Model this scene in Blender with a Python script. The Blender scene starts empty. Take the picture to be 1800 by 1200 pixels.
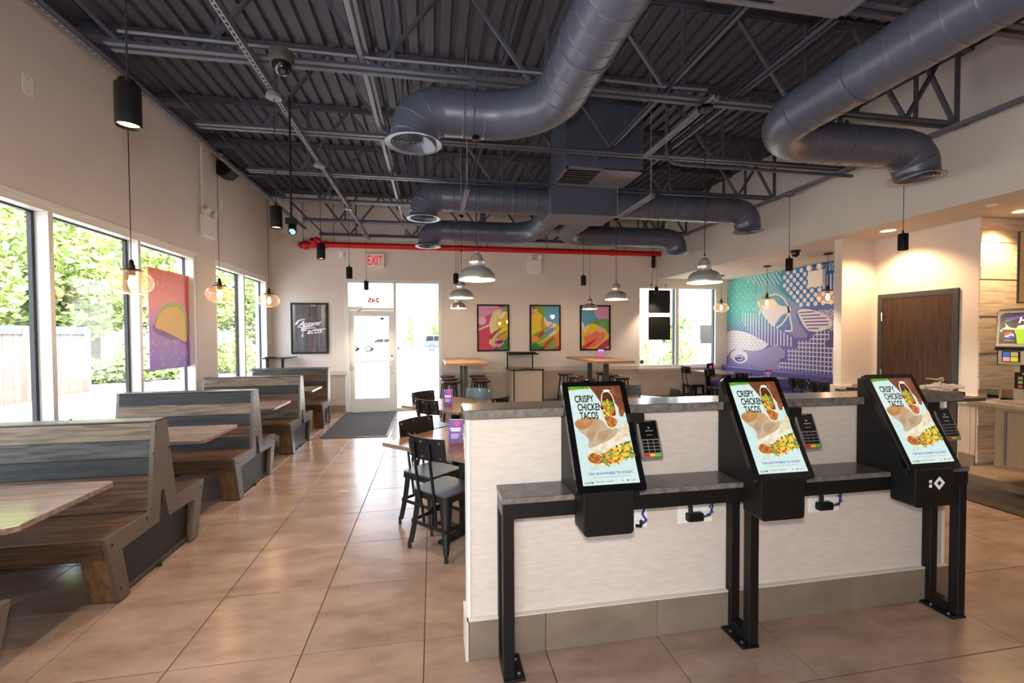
import bpy, bmesh, math, random
from mathutils import Vector, Matrix
R = math.radians
rnd = random.Random(11)
sc = bpy.context.scene
col = sc.collection

# ---------------------------------------------------------------- camera, world, light, exposure
cam_d = bpy.data.cameras.new('camera')
cam = bpy.data.objects.new('camera', cam_d)
col.objects.link(cam)
_yaw, _pit, _rol = R(10.099), R(1.363), R(0.306)
_f = Vector((math.sin(_yaw)*math.cos(_pit), math.cos(_yaw)*math.cos(_pit), -math.sin(_pit)))
_r = Vector((math.cos(_yaw), -math.sin(_yaw), 0))
_d = _f.cross(_r)
_r2 = _r*math.cos(_rol) + _d*math.sin(_rol)
_d2 = -_r*math.sin(_rol) + _d*math.cos(_rol)
cam.matrix_world = Matrix(((_r2.x, -_d2.x, -_f.x, 0), (_r2.y, -_d2.y, -_f.y, 0), (_r2.z, -_d2.z, -_f.z, 1.58), (0, 0, 0, 1)))
cam_d.sensor_width = 36
cam_d.lens = 785/1800*36
cam_d.shift_y = 7.37/1800
cam_d.clip_start = 0.05
cam_d.clip_end = 500
sc.camera = cam

world = bpy.data.worlds.new('world')
sc.world = world
world.use_nodes = True
_n = world.node_tree
_bg = _n.nodes['Background']
_sky = _n.nodes.new('ShaderNodeTexSky')
_sky.sky_type = 'NISHITA'
_sky.sun_disc = False
_sky.sun_elevation = R(52)
_sky.sun_rotation = R(140)
_sky.air_density = 1.0
_sky.dust_density = 2.5
_sky.ozone_density = 1.0
_hs = _n.nodes.new('ShaderNodeHueSaturation')
_hs.inputs['Saturation'].default_value = 0.45
_n.links.new(_sky.outputs[0], _hs.inputs['Color'])
_n.links.new(_hs.outputs[0], _bg.inputs[0])
_bg.inputs[1].default_value = 1.9

def lamp(kind, name, loc, energy, color=(1, 1, 1), size=0.05, rot=None, parent=None, spot=None, blend=0.5):
    d = bpy.data.lights.new(name, kind)
    d.energy = energy
    d.color = color
    if kind == 'SUN':
        d.angle = size
    elif kind == 'AREA':
        d.size = size
    else:
        d.shadow_soft_size = size
    if spot:
        d.spot_size = R(spot)
        d.spot_blend = blend
    o = bpy.data.objects.new(name, d)
    col.objects.link(o)
    o.location = loc
    if rot:
        o.rotation_euler = rot
    if parent:
        o.parent = parent
    return o

# sun: high behind the camera and to its right, so none of it enters the windows in view
_sd = Vector((-0.42, 0.50, -0.76))
_s = lamp('SUN', 'sun', (10, -10, 20), 15.0, (1.0, 0.95, 0.88), R(0.6))
_s.rotation_euler = _sd.to_track_quat('-Z', 'Y').to_euler()
# the photographer's flash, just above the lens (its shadows fall behind the pendants and the kiosks)
lamp('POINT', 'camera_flash', (-0.03, -0.02, 1.75), 150, (1.0, 0.97, 0.95), 0.05)

sc.view_settings.view_transform = 'Standard'
sc.view_settings.look = 'None'
sc.view_settings.gamma = 1
sc.view_settings.use_curve_mapping = False
sc.view_settings.exposure = 0.25
sc.cycles.max_bounces = 10
sc.cycles.diffuse_bounces = 5
sc.cycles.glossy_bounces = 4
sc.cycles.transparent_max_bounces = 12
sc.cycles.sample_clamp_indirect = 6
sc.cycles.caustics_reflective = False
sc.cycles.caustics_refractive = False

# ---------------------------------------------------------------- materials
def lin(c):
    out = []
    for x in c[:3]:
        x /= 255.0
        out.append(x/12.92 if x <= 0.04045 else ((x+0.055)/1.055)**2.4)
    return (out[0], out[1], out[2], 1.0)

def newmat(name):
    m = bpy.data.materials.new(name)
    m.use_nodes = True
    nt = m.node_tree
    return m, nt, nt.nodes['Principled BSDF']

def _coords(nt, stretch, kind='Object'):
    tc = nt.nodes.new('ShaderNodeTexCoord')
    mp = nt.nodes.new('ShaderNodeMapping')
    mp.inputs['Scale'].default_value = stretch
    nt.links.new(tc.outputs[kind], mp.inputs['Vector'])
    return mp

def M(name, c, rough=0.5, metal=0.0, c2=None, nscale=6.0, stretch=(1, 1, 1), bump=0.0, bscale=60.0, emit=0.0, ecol=None,
      coat=0.0, spec=0.5, detail=4.0, lo=0.35, hi=0.65, rvar=0.0):
    m, nt, b = newmat(name)
    b.inputs['Base Color'].default_value = lin(c)
    b.inputs['Roughness'].default_value = rough
    b.inputs['Metallic'].default_value = metal
    b.inputs['Specular IOR Level'].default_value = spec
    if coat:
        b.inputs['Coat Weight'].default_value = coat
        b.inputs['Coat Roughness'].default_value = 0.06
    if emit:
        b.inputs['Emission Color'].default_value = lin(ecol or c)
        b.inputs['Emission Strength'].default_value = emit
    if c2:
        mp = _coords(nt, stretch)
        nz = nt.nodes.new('ShaderNodeTexNoise')
        nz.inputs['Scale'].default_value = nscale
        nz.inputs['Detail'].default_value = detail
        nt.links.new(mp.outputs[0], nz.inputs['Vector'])
        cr = nt.nodes.new('ShaderNodeValToRGB')
        cr.color_ramp.elements[0].position = lo
        cr.color_ramp.elements[1].position = hi
        cr.color_ramp.elements[0].color = lin(c)
        cr.color_ramp.elements[1].color = lin(c2)
        nt.links.new(nz.outputs['Fac'], cr.inputs[0])
        nt.links.new(cr.outputs[0], b.inputs['Base Color'])
        if emit:
            nt.links.new(cr.outputs[0], b.inputs['Emission Color'])
        if rvar:
            mr = nt.nodes.new('ShaderNodeMapRange')
            mr.inputs['To Min'].default_value = rough - rvar
            mr.inputs['To Max'].default_value = rough + rvar
            nt.links.new(nz.outputs['Fac'], mr.inputs['Value'])
            nt.links.new(mr.outputs[0], b.inputs['Roughness'])
    if bump:
        mp2 = _coords(nt, stretch)
        n2 = nt.nodes.new('ShaderNodeTexNoise')
        n2.inputs['Scale'].default_value = bscale
        n2.inputs['Detail'].default_value = 3
        nt.links.new(mp2.outputs[0], n2.inputs['Vector'])
        bp = nt.nodes.new('ShaderNodeBump')
        bp.inputs['Strength'].default_value = bump
        bp.inputs['Distance'].default_value = 0.004
        nt.links.new(n2.outputs['Fac'], bp.inputs['Height'])
        nt.links.new(bp.outputs[0], b.inputs['Normal'])
    return m

def glass(name, tint=(255, 255, 255), refl=1.0, rough=0.0, haze=0.0):
    """thin pane: clear with a Fresnel reflection"""
    m, nt, b = newmat(name)
    nt.nodes.remove(b)
    out = nt.nodes['Material Output']
    tr = nt.nodes.new('ShaderNodeBsdfTransparent')
    tr.inputs[0].default_value = lin(tint)
    gl = nt.nodes.new('ShaderNodeBsdfGlossy')
    gl.inputs['Roughness'].default_value = rough
    lw = nt.nodes.new('ShaderNodeLayerWeight')
    lw.inputs['Blend'].default_value = 0.5
    pw = nt.nodes.new('ShaderNodeMath')
    pw.operation = 'POWER'
    pw.inputs[1].default_value = 5.0
    nt.links.new(lw.outputs['Facing'], pw.inputs[0])
    mu = nt.nodes.new('ShaderNodeMath')
    mu.operation = 'MULTIPLY_ADD'
    mu.inputs[1].default_value = 0.9*refl
    mu.inputs[2].default_value = 0.035*refl
    nt.links.new(pw.outputs[0], mu.inputs[0])
    mx = nt.nodes.new('ShaderNodeMixShader')
    nt.links.new(mu.outputs[0], mx.inputs[0])
    nt.links.new(tr.outputs[0], mx.inputs[1])
    nt.links.new(gl.outputs[0], mx.inputs[2])
    if haze:
        tl = nt.nodes.new('ShaderNodeBsdfTranslucent')
        tl.inputs[0].default_value = lin((255, 226, 210))
        m2 = nt.nodes.new('ShaderNodeMixShader')
        m2.inputs[0].default_value = haze
        nt.links.new(mx.outputs[0], m2.inputs[1])
        nt.links.new(tl.outputs[0], m2.inputs[2])
        mx = m2
    nt.links.new(mx.outputs[0], out.inputs[0])
    return m

def wood(name, dark, light, axis=0, scale=3.0, rough=0.42, stretch=14.0):
    """straight grain running along one object axis"""
    m, nt, b = newmat(name)
    st = [stretch]*3
    st[axis] = 1.0
    mp = _coords(nt, st)
    n1 = nt.nodes.new('ShaderNodeTexNoise')
    n1.inputs['Scale'].default_value = scale
    n1.inputs['Detail'].default_value = 6
    n1.inputs['Distortion'].default_value = 0.6
    nt.links.new(mp.outputs[0], n1.inputs['Vector'])
    cr = nt.nodes.new('ShaderNodeValToRGB')
    cr.color_ramp.elements[0].position = 0.40
    cr.color_ramp.elements[1].position = 0.60
    cr.color_ramp.elements[0].color = lin(dark)
    cr.color_ramp.elements[1].color = lin(light)
    nt.links.new(n1.outputs['Fac'], cr.inputs[0])
    nt.links.new(cr.outputs[0], b.inputs['Base Color'])
    b.inputs['Roughness'].default_value = rough
    b.inputs['Specular IOR Level'].default_value = 0.25
    bp = nt.nodes.new('ShaderNodeBump')
    bp.inputs['Strength'].default_value = 0.12
    bp.inputs['Distance'].default_value = 0.002
    nt.links.new(n1.outputs['Fac'], bp.inputs['Height'])
    nt.links.new(bp.outputs[0], b.inputs['Normal'])
    return m

def tile_mat(name, c, c2, rough=0.3):
    """cement-look porcelain; every tile shifts a little in tone and pattern"""
    m, nt, b = newmat(name)
    tc = nt.nodes.new('ShaderNodeTexCoord')
    oi = nt.nodes.new('ShaderNodeObjectInfo')
    vm = nt.nodes.new('ShaderNodeVectorMath')
    vm.operation = 'ADD'
    nt.links.new(tc.outputs['Object'], vm.inputs[0])
    nt.links.new(oi.outputs['Location'], vm.inputs[1])
    mp = nt.nodes.new('ShaderNodeMapping')
    mp.inputs['Scale'].default_value = (1.0, 2.2, 1.6)
    nt.links.new(vm.outputs[0], mp.inputs['Vector'])
    n1 = nt.nodes.new('ShaderNodeTexNoise')
    n1.inputs['Scale'].default_value = 2.2
    n1.inputs['Detail'].default_value = 8
    n1.inputs['Roughness'].default_value = 0.62
    nt.links.new(mp.outputs[0], n1.inputs['Vector'])
    cr = nt.nodes.new('ShaderNodeValToRGB')
    cr.color_ramp.elements[0].position = 0.30
    cr.color_ramp.elements[1].position = 0.70
    cr.color_ramp.elements[0].color = lin(c)
    cr.color_ramp.elements[1].color = lin(c2)
    nt.links.new(n1.outputs['Fac'], cr.inputs[0])
    hv = nt.nodes.new('ShaderNodeHueSaturation')
    mr = nt.nodes.new('ShaderNodeMapRange')
    mr.inputs['To Min'].default_value = 0.90
    mr.inputs['To Max'].default_value = 1.07
    nt.links.new(oi.outputs['Random'], mr.inputs['Value'])
    nt.links.new(mr.outputs[0], hv.inputs['Value'])
    nt.links.new(cr.outputs[0], hv.inputs['Color'])
    nt.links.new(hv.outputs[0], b.inputs['Base Color'])
    b.inputs['Roughness'].default_value = rough
    n2 = nt.nodes.new('ShaderNodeTexNoise')
    n2.inputs['Scale'].default_value = 40
    n2.inputs['Detail'].default_value = 4
    nt.links.new(mp.outputs[0], n2.inputs['Vector'])
    bp = nt.nodes.new('ShaderNodeBump')
    bp.inputs['Strength'].default_value = 0.10
    bp.inputs['Distance'].default_value = 0.002
    nt.links.new(n2.outputs['Fac'], bp.inputs['Height'])
    nt.links.new(bp.outputs[0], b.inputs['Normal'])
    return m

def perf_mat(name):
    """dark perforated sheet: real holes"""
    m, nt, b = newmat(name)
    b.inputs['Base Color'].default_value = lin((58, 58, 60))
    b.inputs['Roughness'].default_value = 0.45
    b.inputs['Metallic'].default_value = 0.6
    mp = _coords(nt, (52, 52, 52))
    vo = nt.nodes.new('ShaderNodeTexVoronoi')
    vo.inputs['Randomness'].default_value = 0.0
    vo.inputs['Scale'].default_value = 1.0
    nt.links.new(mp.outputs[0], vo.inputs['Vector'])
    cm = nt.nodes.new('ShaderNodeMath')
    cm.operation = 'GREATER_THAN'
    cm.inputs[1].default_value = 0.34
    nt.links.new(vo.outputs['Distance'], cm.inputs[0])
    nt.links.new(cm.outputs[0], b.inputs['Alpha'])
    return m

MAT = {}
def mats():
    W = MAT
    W['wall'] = M('wall_paint', (222, 212, 205), 0.75, c2=(218, 207, 200), nscale=1.5, bump=0.08, bscale=220)
    W['wall2'] = M('bulkhead_paint', (206, 202, 197), 0.75, c2=(202, 197, 192), nscale=1.5, bump=0.08, bscale=220)
    W['soffit'] = M('soffit_paint', (205, 192, 178), 0.7)
    W['rail'] = M('chair_rail_laminate', (205, 196, 184), 0.5)
    W['deck'] = M('deck_paint', (70, 71, 82), 0.55, c2=(62, 63, 73), nscale=1.2)
    W['steel'] = M('joist_paint', (74, 76, 92), 0.5, c2=(67, 69, 83), nscale=3)
    W['duct'] = M('duct_paint', (84, 89, 108), 0.36, c2=(79, 84, 102), nscale=3, metal=0.15)
    W['ductd'] = M('duct_shade', (24, 24, 28), 0.7)
    W['strut'] = M('strut_paint', (112, 112, 122), 0.5)
    W['white'] = M('white_paint', (236, 234, 230), 0.45)
    W['alu'] = M('white_aluminium', (226, 224, 220), 0.35)
    W['dark_edging'] = M('dark_edging', (40, 44, 50), 0.5)
    W['glass'] = glass('window_glass', (250, 252, 252), 1.0)
    W['globe'] = glass('amber_glass', (255, 244, 230), 1.6, haze=0.05)  # warm haze mixed into the clear glass for the bulb's flare
    W['pictureglass'] = glass('picture_glass', (255, 255, 255), 0.8)
    W['floor'] = tile_mat('floor_tile', (126, 101, 85), (162, 137, 121), 0.22)
    W['grout'] = M('grout', (64, 52, 45), 0.9)
    W['base'] = tile_mat('base_tile', (112, 98, 84), (138, 122, 106), 0.4)
    W['panel'] = tile_mat('wainscot_tile', (176, 160, 144), (196, 182, 168), 0.4)
    W['fabricwall'] = M('pony_wall_laminate', (210, 199, 189), 0.5, c2=(202, 190, 179), nscale=14, stretch=(1, 1, 5), bump=0.04, bscale=120, detail=8)
    W['concrete'] = M('concrete_counter', (74, 69, 66), 0.2, c2=(94, 88, 84), nscale=12, bump=0.03, bscale=90, detail=8)
    W['concedge'] = M('concrete_edge', (86, 80, 76), 0.5, c2=(120, 112, 106), nscale=30, bump=0.15, bscale=70, detail=8)
    W['black'] = M('black_powdercoat', (13, 13, 13), 0.5, spec=0.3)
    W['blackgloss'] = M('black_gloss', (12, 12, 13), 0.12)
    W['blackcord'] = M('black_cord', (18, 16, 16), 0.6)
    W['bronze'] = M('dark_bronze', (52, 38, 30), 0.4, metal=0.7)
    W['bolt'] = M('dark_bolt', (70, 62, 56), 0.35, metal=0.8)
    W['nickel'] = M('bright_bolt', (225, 222, 216), 0.2, metal=0.9)
    W['chrome'] = M('chrome', (215, 212, 206), 0.12, metal=1.0)
    W['stainless'] = M('stainless', (186, 172, 158), 0.34, metal=0.8, c2=(176, 162, 148), nscale=3, stretch=(40, 40, 1))
    W['silver'] = M('spun_aluminium', (236, 232, 227), 0.34, metal=0.8, c2=(222, 218, 212), nscale=4, stretch=(1, 1, 60))
    W['warmin'] = M('reflector_glow', (250, 236, 214), 0.5, emit=0.9, ecol=(255, 218, 168))  # the bulb's warm light on the reflector, put in as its own glow
    W['bulb'] = M('lit_bulb', (255, 214, 150), 0.4, emit=22.0, ecol=(255, 190, 110))
    W['led'] = M('lit_lamp', (255, 236, 210), 0.4, emit=12.0, ecol=(255, 186, 116))
    W['oak'] = wood('plank_oak', (92, 78, 64), (128, 112, 94), 0, 3.2, 0.55)
    W['greyplank'] = wood('plank_grey', (52, 50, 47), (84, 81, 77), 0, 3.2, 0.55)
    W['darkplank'] = wood('plank_dark_grey', (34, 34, 34), (48, 48, 48), 0, 3.2, 0.55)
    W['brownplank'] = wood('plank_brown', (68, 48, 35), (92, 68, 50), 0, 3.2, 0.55)
    W['seatwood'] = wood('seat_walnut', (66, 46, 33), (90, 67, 48), 0, 3.0, 0.35)
    W['legwood'] = wood('leg_walnut', (96, 70, 46), (124, 94, 64), 2, 3.0, 0.45)
    W['sidepanel'] = M('bench_side_laminate', (80, 70, 63), 0.34, c2=(90, 79, 71), nscale=4)
    W['sideedge'] = M('bench_side_edge', (70, 64, 60), 0.5)
    W['perf'] = perf_mat('perforated_sheet')
    W['tablegrey'] = wood('table_laminate', (112, 94, 84), (138, 118, 106), 0, 3.0, 0.17)
    W['tableedge'] = M('table_edge', (120, 100, 84), 0.4)
    W['tablebrown'] = wood('table_walnut', (120, 84, 60), (152, 112, 84), 0, 3.0, 0.2)
    W['hitop'] = wood('hitop_oak', (150, 112, 80), (188, 148, 112), 0, 3.0, 0.3)
    W['stoolseat'] = wood('stool_seat', (50, 32, 28), (78, 52, 46), 0, 4.0, 0.25)
    W['tubegrey'] = M('column_grey', (72, 68, 66), 0.4)
    W['chairblk'] = M('chair_black', (13, 13, 13), 0.42, spec=0.4)
    W['chairseat'] = M('chair_seat', (62, 62, 70), 0.35)
    W['bluegrey'] = M('chair_bluegrey', (70, 82, 90), 0.35)
    W['red'] = M('fire_red', (196, 14, 16), 0.35)
    W['redlit'] = M('exit_red', (206, 14, 18), 0.4, emit=0.45, ecol=(255, 20, 20))
    W['mat'] = M('entrance_mat', (62, 62, 66), 0.95, spec=0.05, c2=(82, 82, 86), nscale=60, bump=0.6, bscale=160)
    W['matdark'] = M('rubber_mat', (40, 34, 30), 0.85, c2=(54, 46, 40), nscale=60, bump=0.6, bscale=120)
    W['darkdoor'] = wood('door_walnut', (60, 44, 35), (74, 56, 45), 2, 2.6, 0.4)
    W['doorframe'] = M('door_frame', (58, 58, 62), 0.5)
    W['purple'] = M('purple_vinyl', (88, 74, 138), 0.38, bump=0.05, bscale=40)
    W['purplecard'] = M('purple_card', (128, 84, 176), 0.45, c2=(104, 62, 150), nscale=9)
    W['card'] = M('white_card', (240, 238, 236), 0.5)
    W['pinkink'] = M('pink_ink', (232, 70, 150), 0.5)
    W['whiteink'] = M('white_ink', (244, 242, 244), 0.5)
    W['blackink'] = M('black_ink', (16, 16, 18), 0.5)
    W['yellow'] = M('yellow_plastic', (236, 178, 20), 0.4)
    W['blue'] = M('blue_cable', (30, 60, 170), 0.4)
    W['paper'] = M('kraft_paper', (186, 148, 112), 0.8, c2=(168, 130, 96), nscale=12)
    W['tissue'] = M('wrapper_paper', (232, 214, 194), 0.8)
    W['counterwood'] = wood('brown_counter', (70, 56, 48), (96, 78, 66), 0, 3.0, 0.3)
mats()

# ---------------------------------------------------------------- mesh builder
class MB:
    def __init__(s, T=None):
        s.v, s.f, s.mi, s.cur, s.T = [], [], [], 0, T
    def add(s, verts, faces):
        k = len(s.v)
        if s.T is not None:
            verts = [s.T @ Vector(v) for v in verts]
        s.v += [tuple(v) for v in verts]
        for f in faces:
            s.f.append(tuple(i+k for i in f))
            s.mi.append(s.cur)
        return s
    def box(s, x0, x1, y0, y1, z0, z1):
        x0, x1 = sorted((x0, x1)); y0, y1 = sorted((y0, y1)); z0, z1 = sorted((z0, z1))
        v = [(x0, y0, z0), (x1, y0, z0), (x1, y1, z0), (x0, y1, z0), (x0, y0, z1), (x1, y0, z1), (x1, y1, z1), (x0, y1, z1)]
        return s.add(v, [(3, 2, 1, 0), (4, 5, 6, 7), (0, 1, 5, 4), (1, 2, 6, 5), (2, 3, 7, 6), (3, 0, 4, 7)])
    def bar(s, p0, p1, w, h=None, up=(0, 0, 1)):
        p0, p1 = Vector(p0), Vector(p1)
        h = h or w
        d = (p1-p0).normalized()
        u = Vector(up)
        if abs(d.dot(u)) > 0.98:
            u = Vector((0, 1, 0))
        a = d.cross(u).normalized()*(w/2)
        b = a.cross(d).normalized()*(h/2)
        v = [p0-a-b, p0+a-b, p0+a+b, p0-a+b, p1-a-b, p1+a-b, p1+a+b, p1-a+b]
        return s.add(v, [(3, 2, 1, 0), (4, 5, 6, 7), (0, 1, 5, 4), (1, 2, 6, 5), (2, 3, 7, 6), (3, 0, 4, 7)])
    def tube(s, pts, r, n=8, cap=True, closed=False):
        pts = [Vector(p) for p in pts]
        rs = r if isinstance(r, (list, tuple)) else [r]*len(pts)
        m = len(pts)
        rings = []
        prev = None
        for i, p in enumerate(pts):
            if closed:
                t = pts[(i+1) % m]-pts[i-1]
            else:
                t = pts[min(i+1, m-1)]-pts[max(i-1, 0)]
            t.normalize()
            if prev is None:
                a = t.orthogonal().normalized()
            else:
                a = (prev-t*prev.dot(t)).normalized()
            prev = a
            b = t.cross(a)
            rings.append([p+(a*math.cos(2*math.pi*j/n)+b*math.sin(2*math.pi*j/n))*rs[i] for j in range(n)])
        v = [q for g in rings for q in g]
        f = []
        for i in range(m if closed else m-1):
            for j in range(n):
                k = (i+1) % m
                f.append((i*n+j, i*n+(j+1) % n, k*n+(j+1) % n, k*n+j))
        if cap and not closed:
            f.append(tuple(reversed(range(n))))
            f.append(tuple((m-1)*n+j for j in range(n)))
        return s.add(v, f)
    def cyl(s, p0, p1, r0, r1=None, n=16):
        return s.tube([p0, p1], [r0, r0 if r1 is None else r1], n)
    def lathe(s, prof, c=(0, 0, 0), n=24, cap0=False, cap1=False):
        v, f = [], []
        for (r, z) in prof:
            for j in range(n):
                a = 2*math.pi*j/n
                v.append((c[0]+r*math.cos(a), c[1]+r*math.sin(a), c[2]+z))
        for i in range(len(prof)-1):
            for j in range(n):
                f.append((i*n+j, i*n+(j+1) % n, (i+1)*n+(j+1) % n, (i+1)*n+j))
        if cap0:
            f.append(tuple(reversed(range(n))))
        if cap1:
            f.append(tuple((len(prof)-1)*n+j for j in range(n)))
        return s.add(v, f)
    def prism(s, poly, plane, a, b):
        def P(p, t):
            if plane == 'xy': return (p[0], p[1], t)
            if plane == 'xz': return (p[0], t, p[1])
            return (t, p[0], p[1])
        n = len(poly)
        v = [P(p, a) for p in poly]+[P(p, b) for p in poly]
        f = [tuple(reversed(range(n))), tuple(range(n, 2*n))]
        for i in range(n):
            j = (i+1) % n
            f.append((i, j, n+j, n+i))
        return s.add(v, f)
    def poly(s, pts):
        return s.add(pts, [tuple(range(len(pts)))])
    def build(s, name, mat, parent=None, smooth=False, bevel=0.0, angle=40, seg=2):
        me = bpy.data.meshes.new(name)
        me.from_pydata(s.v, [], s.f)
        for m in (mat if isinstance(mat, (list, tuple)) else [mat]):
            me.materials.append(m)
        if isinstance(mat, (list, tuple)):
            me.polygons.foreach_set('material_index', s.mi)
        bm = bmesh.new()
        bm.from_mesh(me)
        if not getattr(s, 'open', False):
            bmesh.ops.recalc_face_normals(bm, faces=bm.faces)
        if any(len(f.verts) > 4 for f in bm.faces):
            bmesh.ops.triangulate(bm, faces=[f for f in bm.faces if len(f.verts) > 4])
        bm.to_mesh(me)
        bm.free()
        if smooth:
            me.polygons.foreach_set('use_smooth', [True]*len(me.polygons))
            me.set_sharp_from_angle(angle=R(angle))
        o = bpy.data.objects.new(name, me)
        col.objects.link(o)
        if parent:
            o.parent = parent
        if bevel:
            md = o.modifiers.new('edge', 'BEVEL')
            md.width = bevel
            md.segments = seg
            md.limit_method = 'ANGLE'
            md.angle_limit = R(40)
        return o

def tag(o, label, cat, group=None, kind=None):
    o['label'] = label
    o['category'] = cat
    if group: o['group'] = group
    if kind: o['kind'] = kind
    return o
def thing(name, label, cat, loc=(0, 0, 0), rz=0.0, group=None, parent=None):
    o = bpy.data.objects.new(name, None)
    col.objects.link(o)
    o.location = loc
    o.rotation_euler = (0, 0, rz)
    o.empty_display_size = 0.1
    return tag(o, label, cat, group)
def struct(o, label=None):
    o['kind'] = 'structure'
    if label: o['label'] = label
    return o
def empty(name, loc=(0, 0, 0)):
    o = bpy.data.objects.new(name, None)
    col.objects.link(o)
    o.location = loc
    o.empty_display_size = 0.1
    return o
def dup(o, parent=None):
    c = o.copy()
    col.objects.link(c)
    if parent:
        c.parent = parent
        c.matrix_parent_inverse = o.matrix_parent_inverse
    for ch in list(o.children):
        dup(ch, c)
    return c
def copy_thing(o, label, loc, rz=0.0):
    c = dup(o)
    c.location = loc
    c.rotation_euler = (0, 0, rz)
    c['label'] = label
    return c
def arc(c, r, a0, a1, n, plane='xz', t=0.0):
    out = []
    for i in range(n+1):
        a = R(a0+(a1-a0)*i/n)
        u, w = c[0]+r*math.cos(a), c[1]+r*math.sin(a)
        out.append((u, t, w) if plane == 'xz' else ((u, w, t) if plane == 'xy' else (t, u, w)))
    return out
def smooth_poly(pts, n=6, closed=True):
    """Catmull-Rom through 2-D points"""
    out = []
    m = len(pts)
    rng = range(m) if closed else range(m-1)
    for i in rng:
        if closed:
            p0, p1, p2, p3 = pts[i-1], pts[i], pts[(i+1) % m], pts[(i+2) % m]
        else:
            p0, p1, p2, p3 = pts[max(i-1, 0)], pts[i], pts[i+1], pts[min(i+2, m-1)]
        for k in range(n):
            t = k/n
            out.append(tuple(0.5*((2*p1[q])+(-p0[q]+p2[q])*t+(2*p0[q]-5*p1[q]+4*p2[q]-p3[q])*t*t+(-p0[q]+3*p1[q]-3*p2[q]+p3[q])*t**3) for q in (0, 1)))
    if not closed:
        out.append(tuple(pts[-1][:2]))
    return out
_font = None
def text(body, mat, parent, T, height, width=None, shear=0.0, bold=0.0, name='lettering', align='LEFT', depth=0.0006):
    """flat lettering: T maps text plane (x right, y up) into the parent's space"""
    cu = bpy.data.curves.new('lettering', 'FONT')
    cu.body = body
    cu.size = 1.0
    cu.shear = shear
    cu.offset = bold
    cu.extrude = 0.0
    cu.resolution_u = 3
    o = bpy.data.objects.new('lettering', cu)
    me = bpy.data.meshes.new_from_object(o)
    bpy.data.objects.remove(o)
    xs = [v.co.x for v in me.vertices]
    ys = [v.co.y for v in me.vertices]
    if not xs:
        return None
    x0, x1, y0, y1 = min(xs), max(xs), min(ys), max(ys)
    sy = height/(y1-y0)
    sx = sy if width is None else width/(x1-x0)
    off = {'LEFT': 0.0, 'CENTER': -(x1-x0)*sx/2, 'RIGHT': -(x1-x0)*sx}[align]
    for v in me.vertices:
        v.co = T @ Vector(((v.co.x-x0)*sx+off, (v.co.y-y0)*sy, 0))
    me.materials.clear()
    me.materials.append(mat)
    ob = bpy.data.objects.new(name, me)
    col.objects.link(ob)
    ob.parent = parent
    return ob
def frame_T(o, u, v):
    """matrix with origin o, x axis u, y axis v"""
    u, v = Vector(u).normalized(), Vector(v).normalized()
    w = u.cross(v)
    return Matrix(((u.x, v.x, w.x, o[0]), (u.y, v.y, w.y, o[1]), (u.z, v.z, w.z, o[2]), (0, 0, 0, 1)))
# ================================================================= the setting
XL, YB, XR = -3.17, 9.70, 7.0
ZD, ZS = 4.45, 2.86

# ---- floor: every tile its own piece
def floor():
    b = MB(); b.box(-3.4, 7.2, -4.2, 9.95, -0.12, -0.004)
    fl = struct(b.build('floor', MAT['grout']), 'beige cement look floor tiles with thin dark joints')
    P = 0.6
    def cl(x): return max(-3.17, min(7.0, x))
    cache = {}
    for j in range(-2, 14):
        y0, y1 = 2.333+0.603*j, 2.333+0.603*(j+1)
        y1 = min(y1, 9.70)
        if y1-y0 < 0.03: continue
        for i in range(-6, 12):
            x0, x1 = cl(-0.055+P*i), cl(-0.055+P*(i+1))
            if x1-x0 < 0.03: continue
            w, h = round(x1-x0-0.005, 3), round(y1-y0-0.005, 3)
            if (w, h) not in cache:
                t = MB(); t.box(-w/2, w/2, -h/2, h/2, -0.012, 0.0)
                o = t.build('tile', MAT['floor'], fl, bevel=0.0015, seg=1)
                cache[(w, h)] = o
            else:
                o = cache[(w, h)].copy(); col.objects.link(o)
            o.location = ((x0+x1)/2, (y0+y1)/2, rnd.uniform(-0.0006, 0.0004))
    t = MB()
    for j in range(-11, -2):
        for i in range(-6, 12):
            x0, x1 = cl(-0.055+P*i), cl(-0.055+P*(i+1))
            if x1-x0 < 0.03: continue
            t.box(x0+0.002, x1-0.002, max(-4.0, 2.333+0.603*j)+0.002, 2.333+0.603*(j+1)-0.002, -0.012, 0.0)
    o = t.build('tile_field', MAT['floor'], fl); o['kind'] = 'stuff'
floor()

# ---- ceiling: fluted roof deck and the roof over it
b = MB()
pts = []
x = -3.4
while x < 5.4:
    pts += [(x, ZD), (x+0.088, ZD), (x+0.102, ZD+0.038), (x+0.140, ZD+0.038)]
    x += 0.1524
n = len(pts)
b.add([(p[0], -4.2, p[1]) for p in pts]+[(p[0], 9.95, p[1]) for p in pts], [(i, i+1, n+i+1, n+i) for i in range(n-1)])
deck = struct(b.build('ceiling', MAT['deck']), 'dark slate painted fluted metal roof deck')
b = MB(); b.box(-3.45, 7.25, -4.25, 10.0, ZD+0.06, ZD+0.25)
b.build('roof', MAT['deck'], deck)

# ---- left wall with two windows
b = MB()
W1, W2, ZSILL, ZHEAD = (-1.40, 6.78), (7.33, 9.46), 0.42, 2.69
T = XL-0.22
for (y0, y1) in ((-4.2, W1[0]), (W1[1], W2[0]), (W2[1], 9.95)):
    b.box(T, XL, y0, y1, 0, ZD+0.05)
for (y0, y1) in (W1, W2):
    b.box(T, XL, y0, y1, 0, ZSILL); b.box(T, XL, y0, y1, ZHEAD, ZD+0.05)
wl = struct(b.build('wall_left', MAT['wall']), 'pale greige painted window wall beside the booths')

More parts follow.
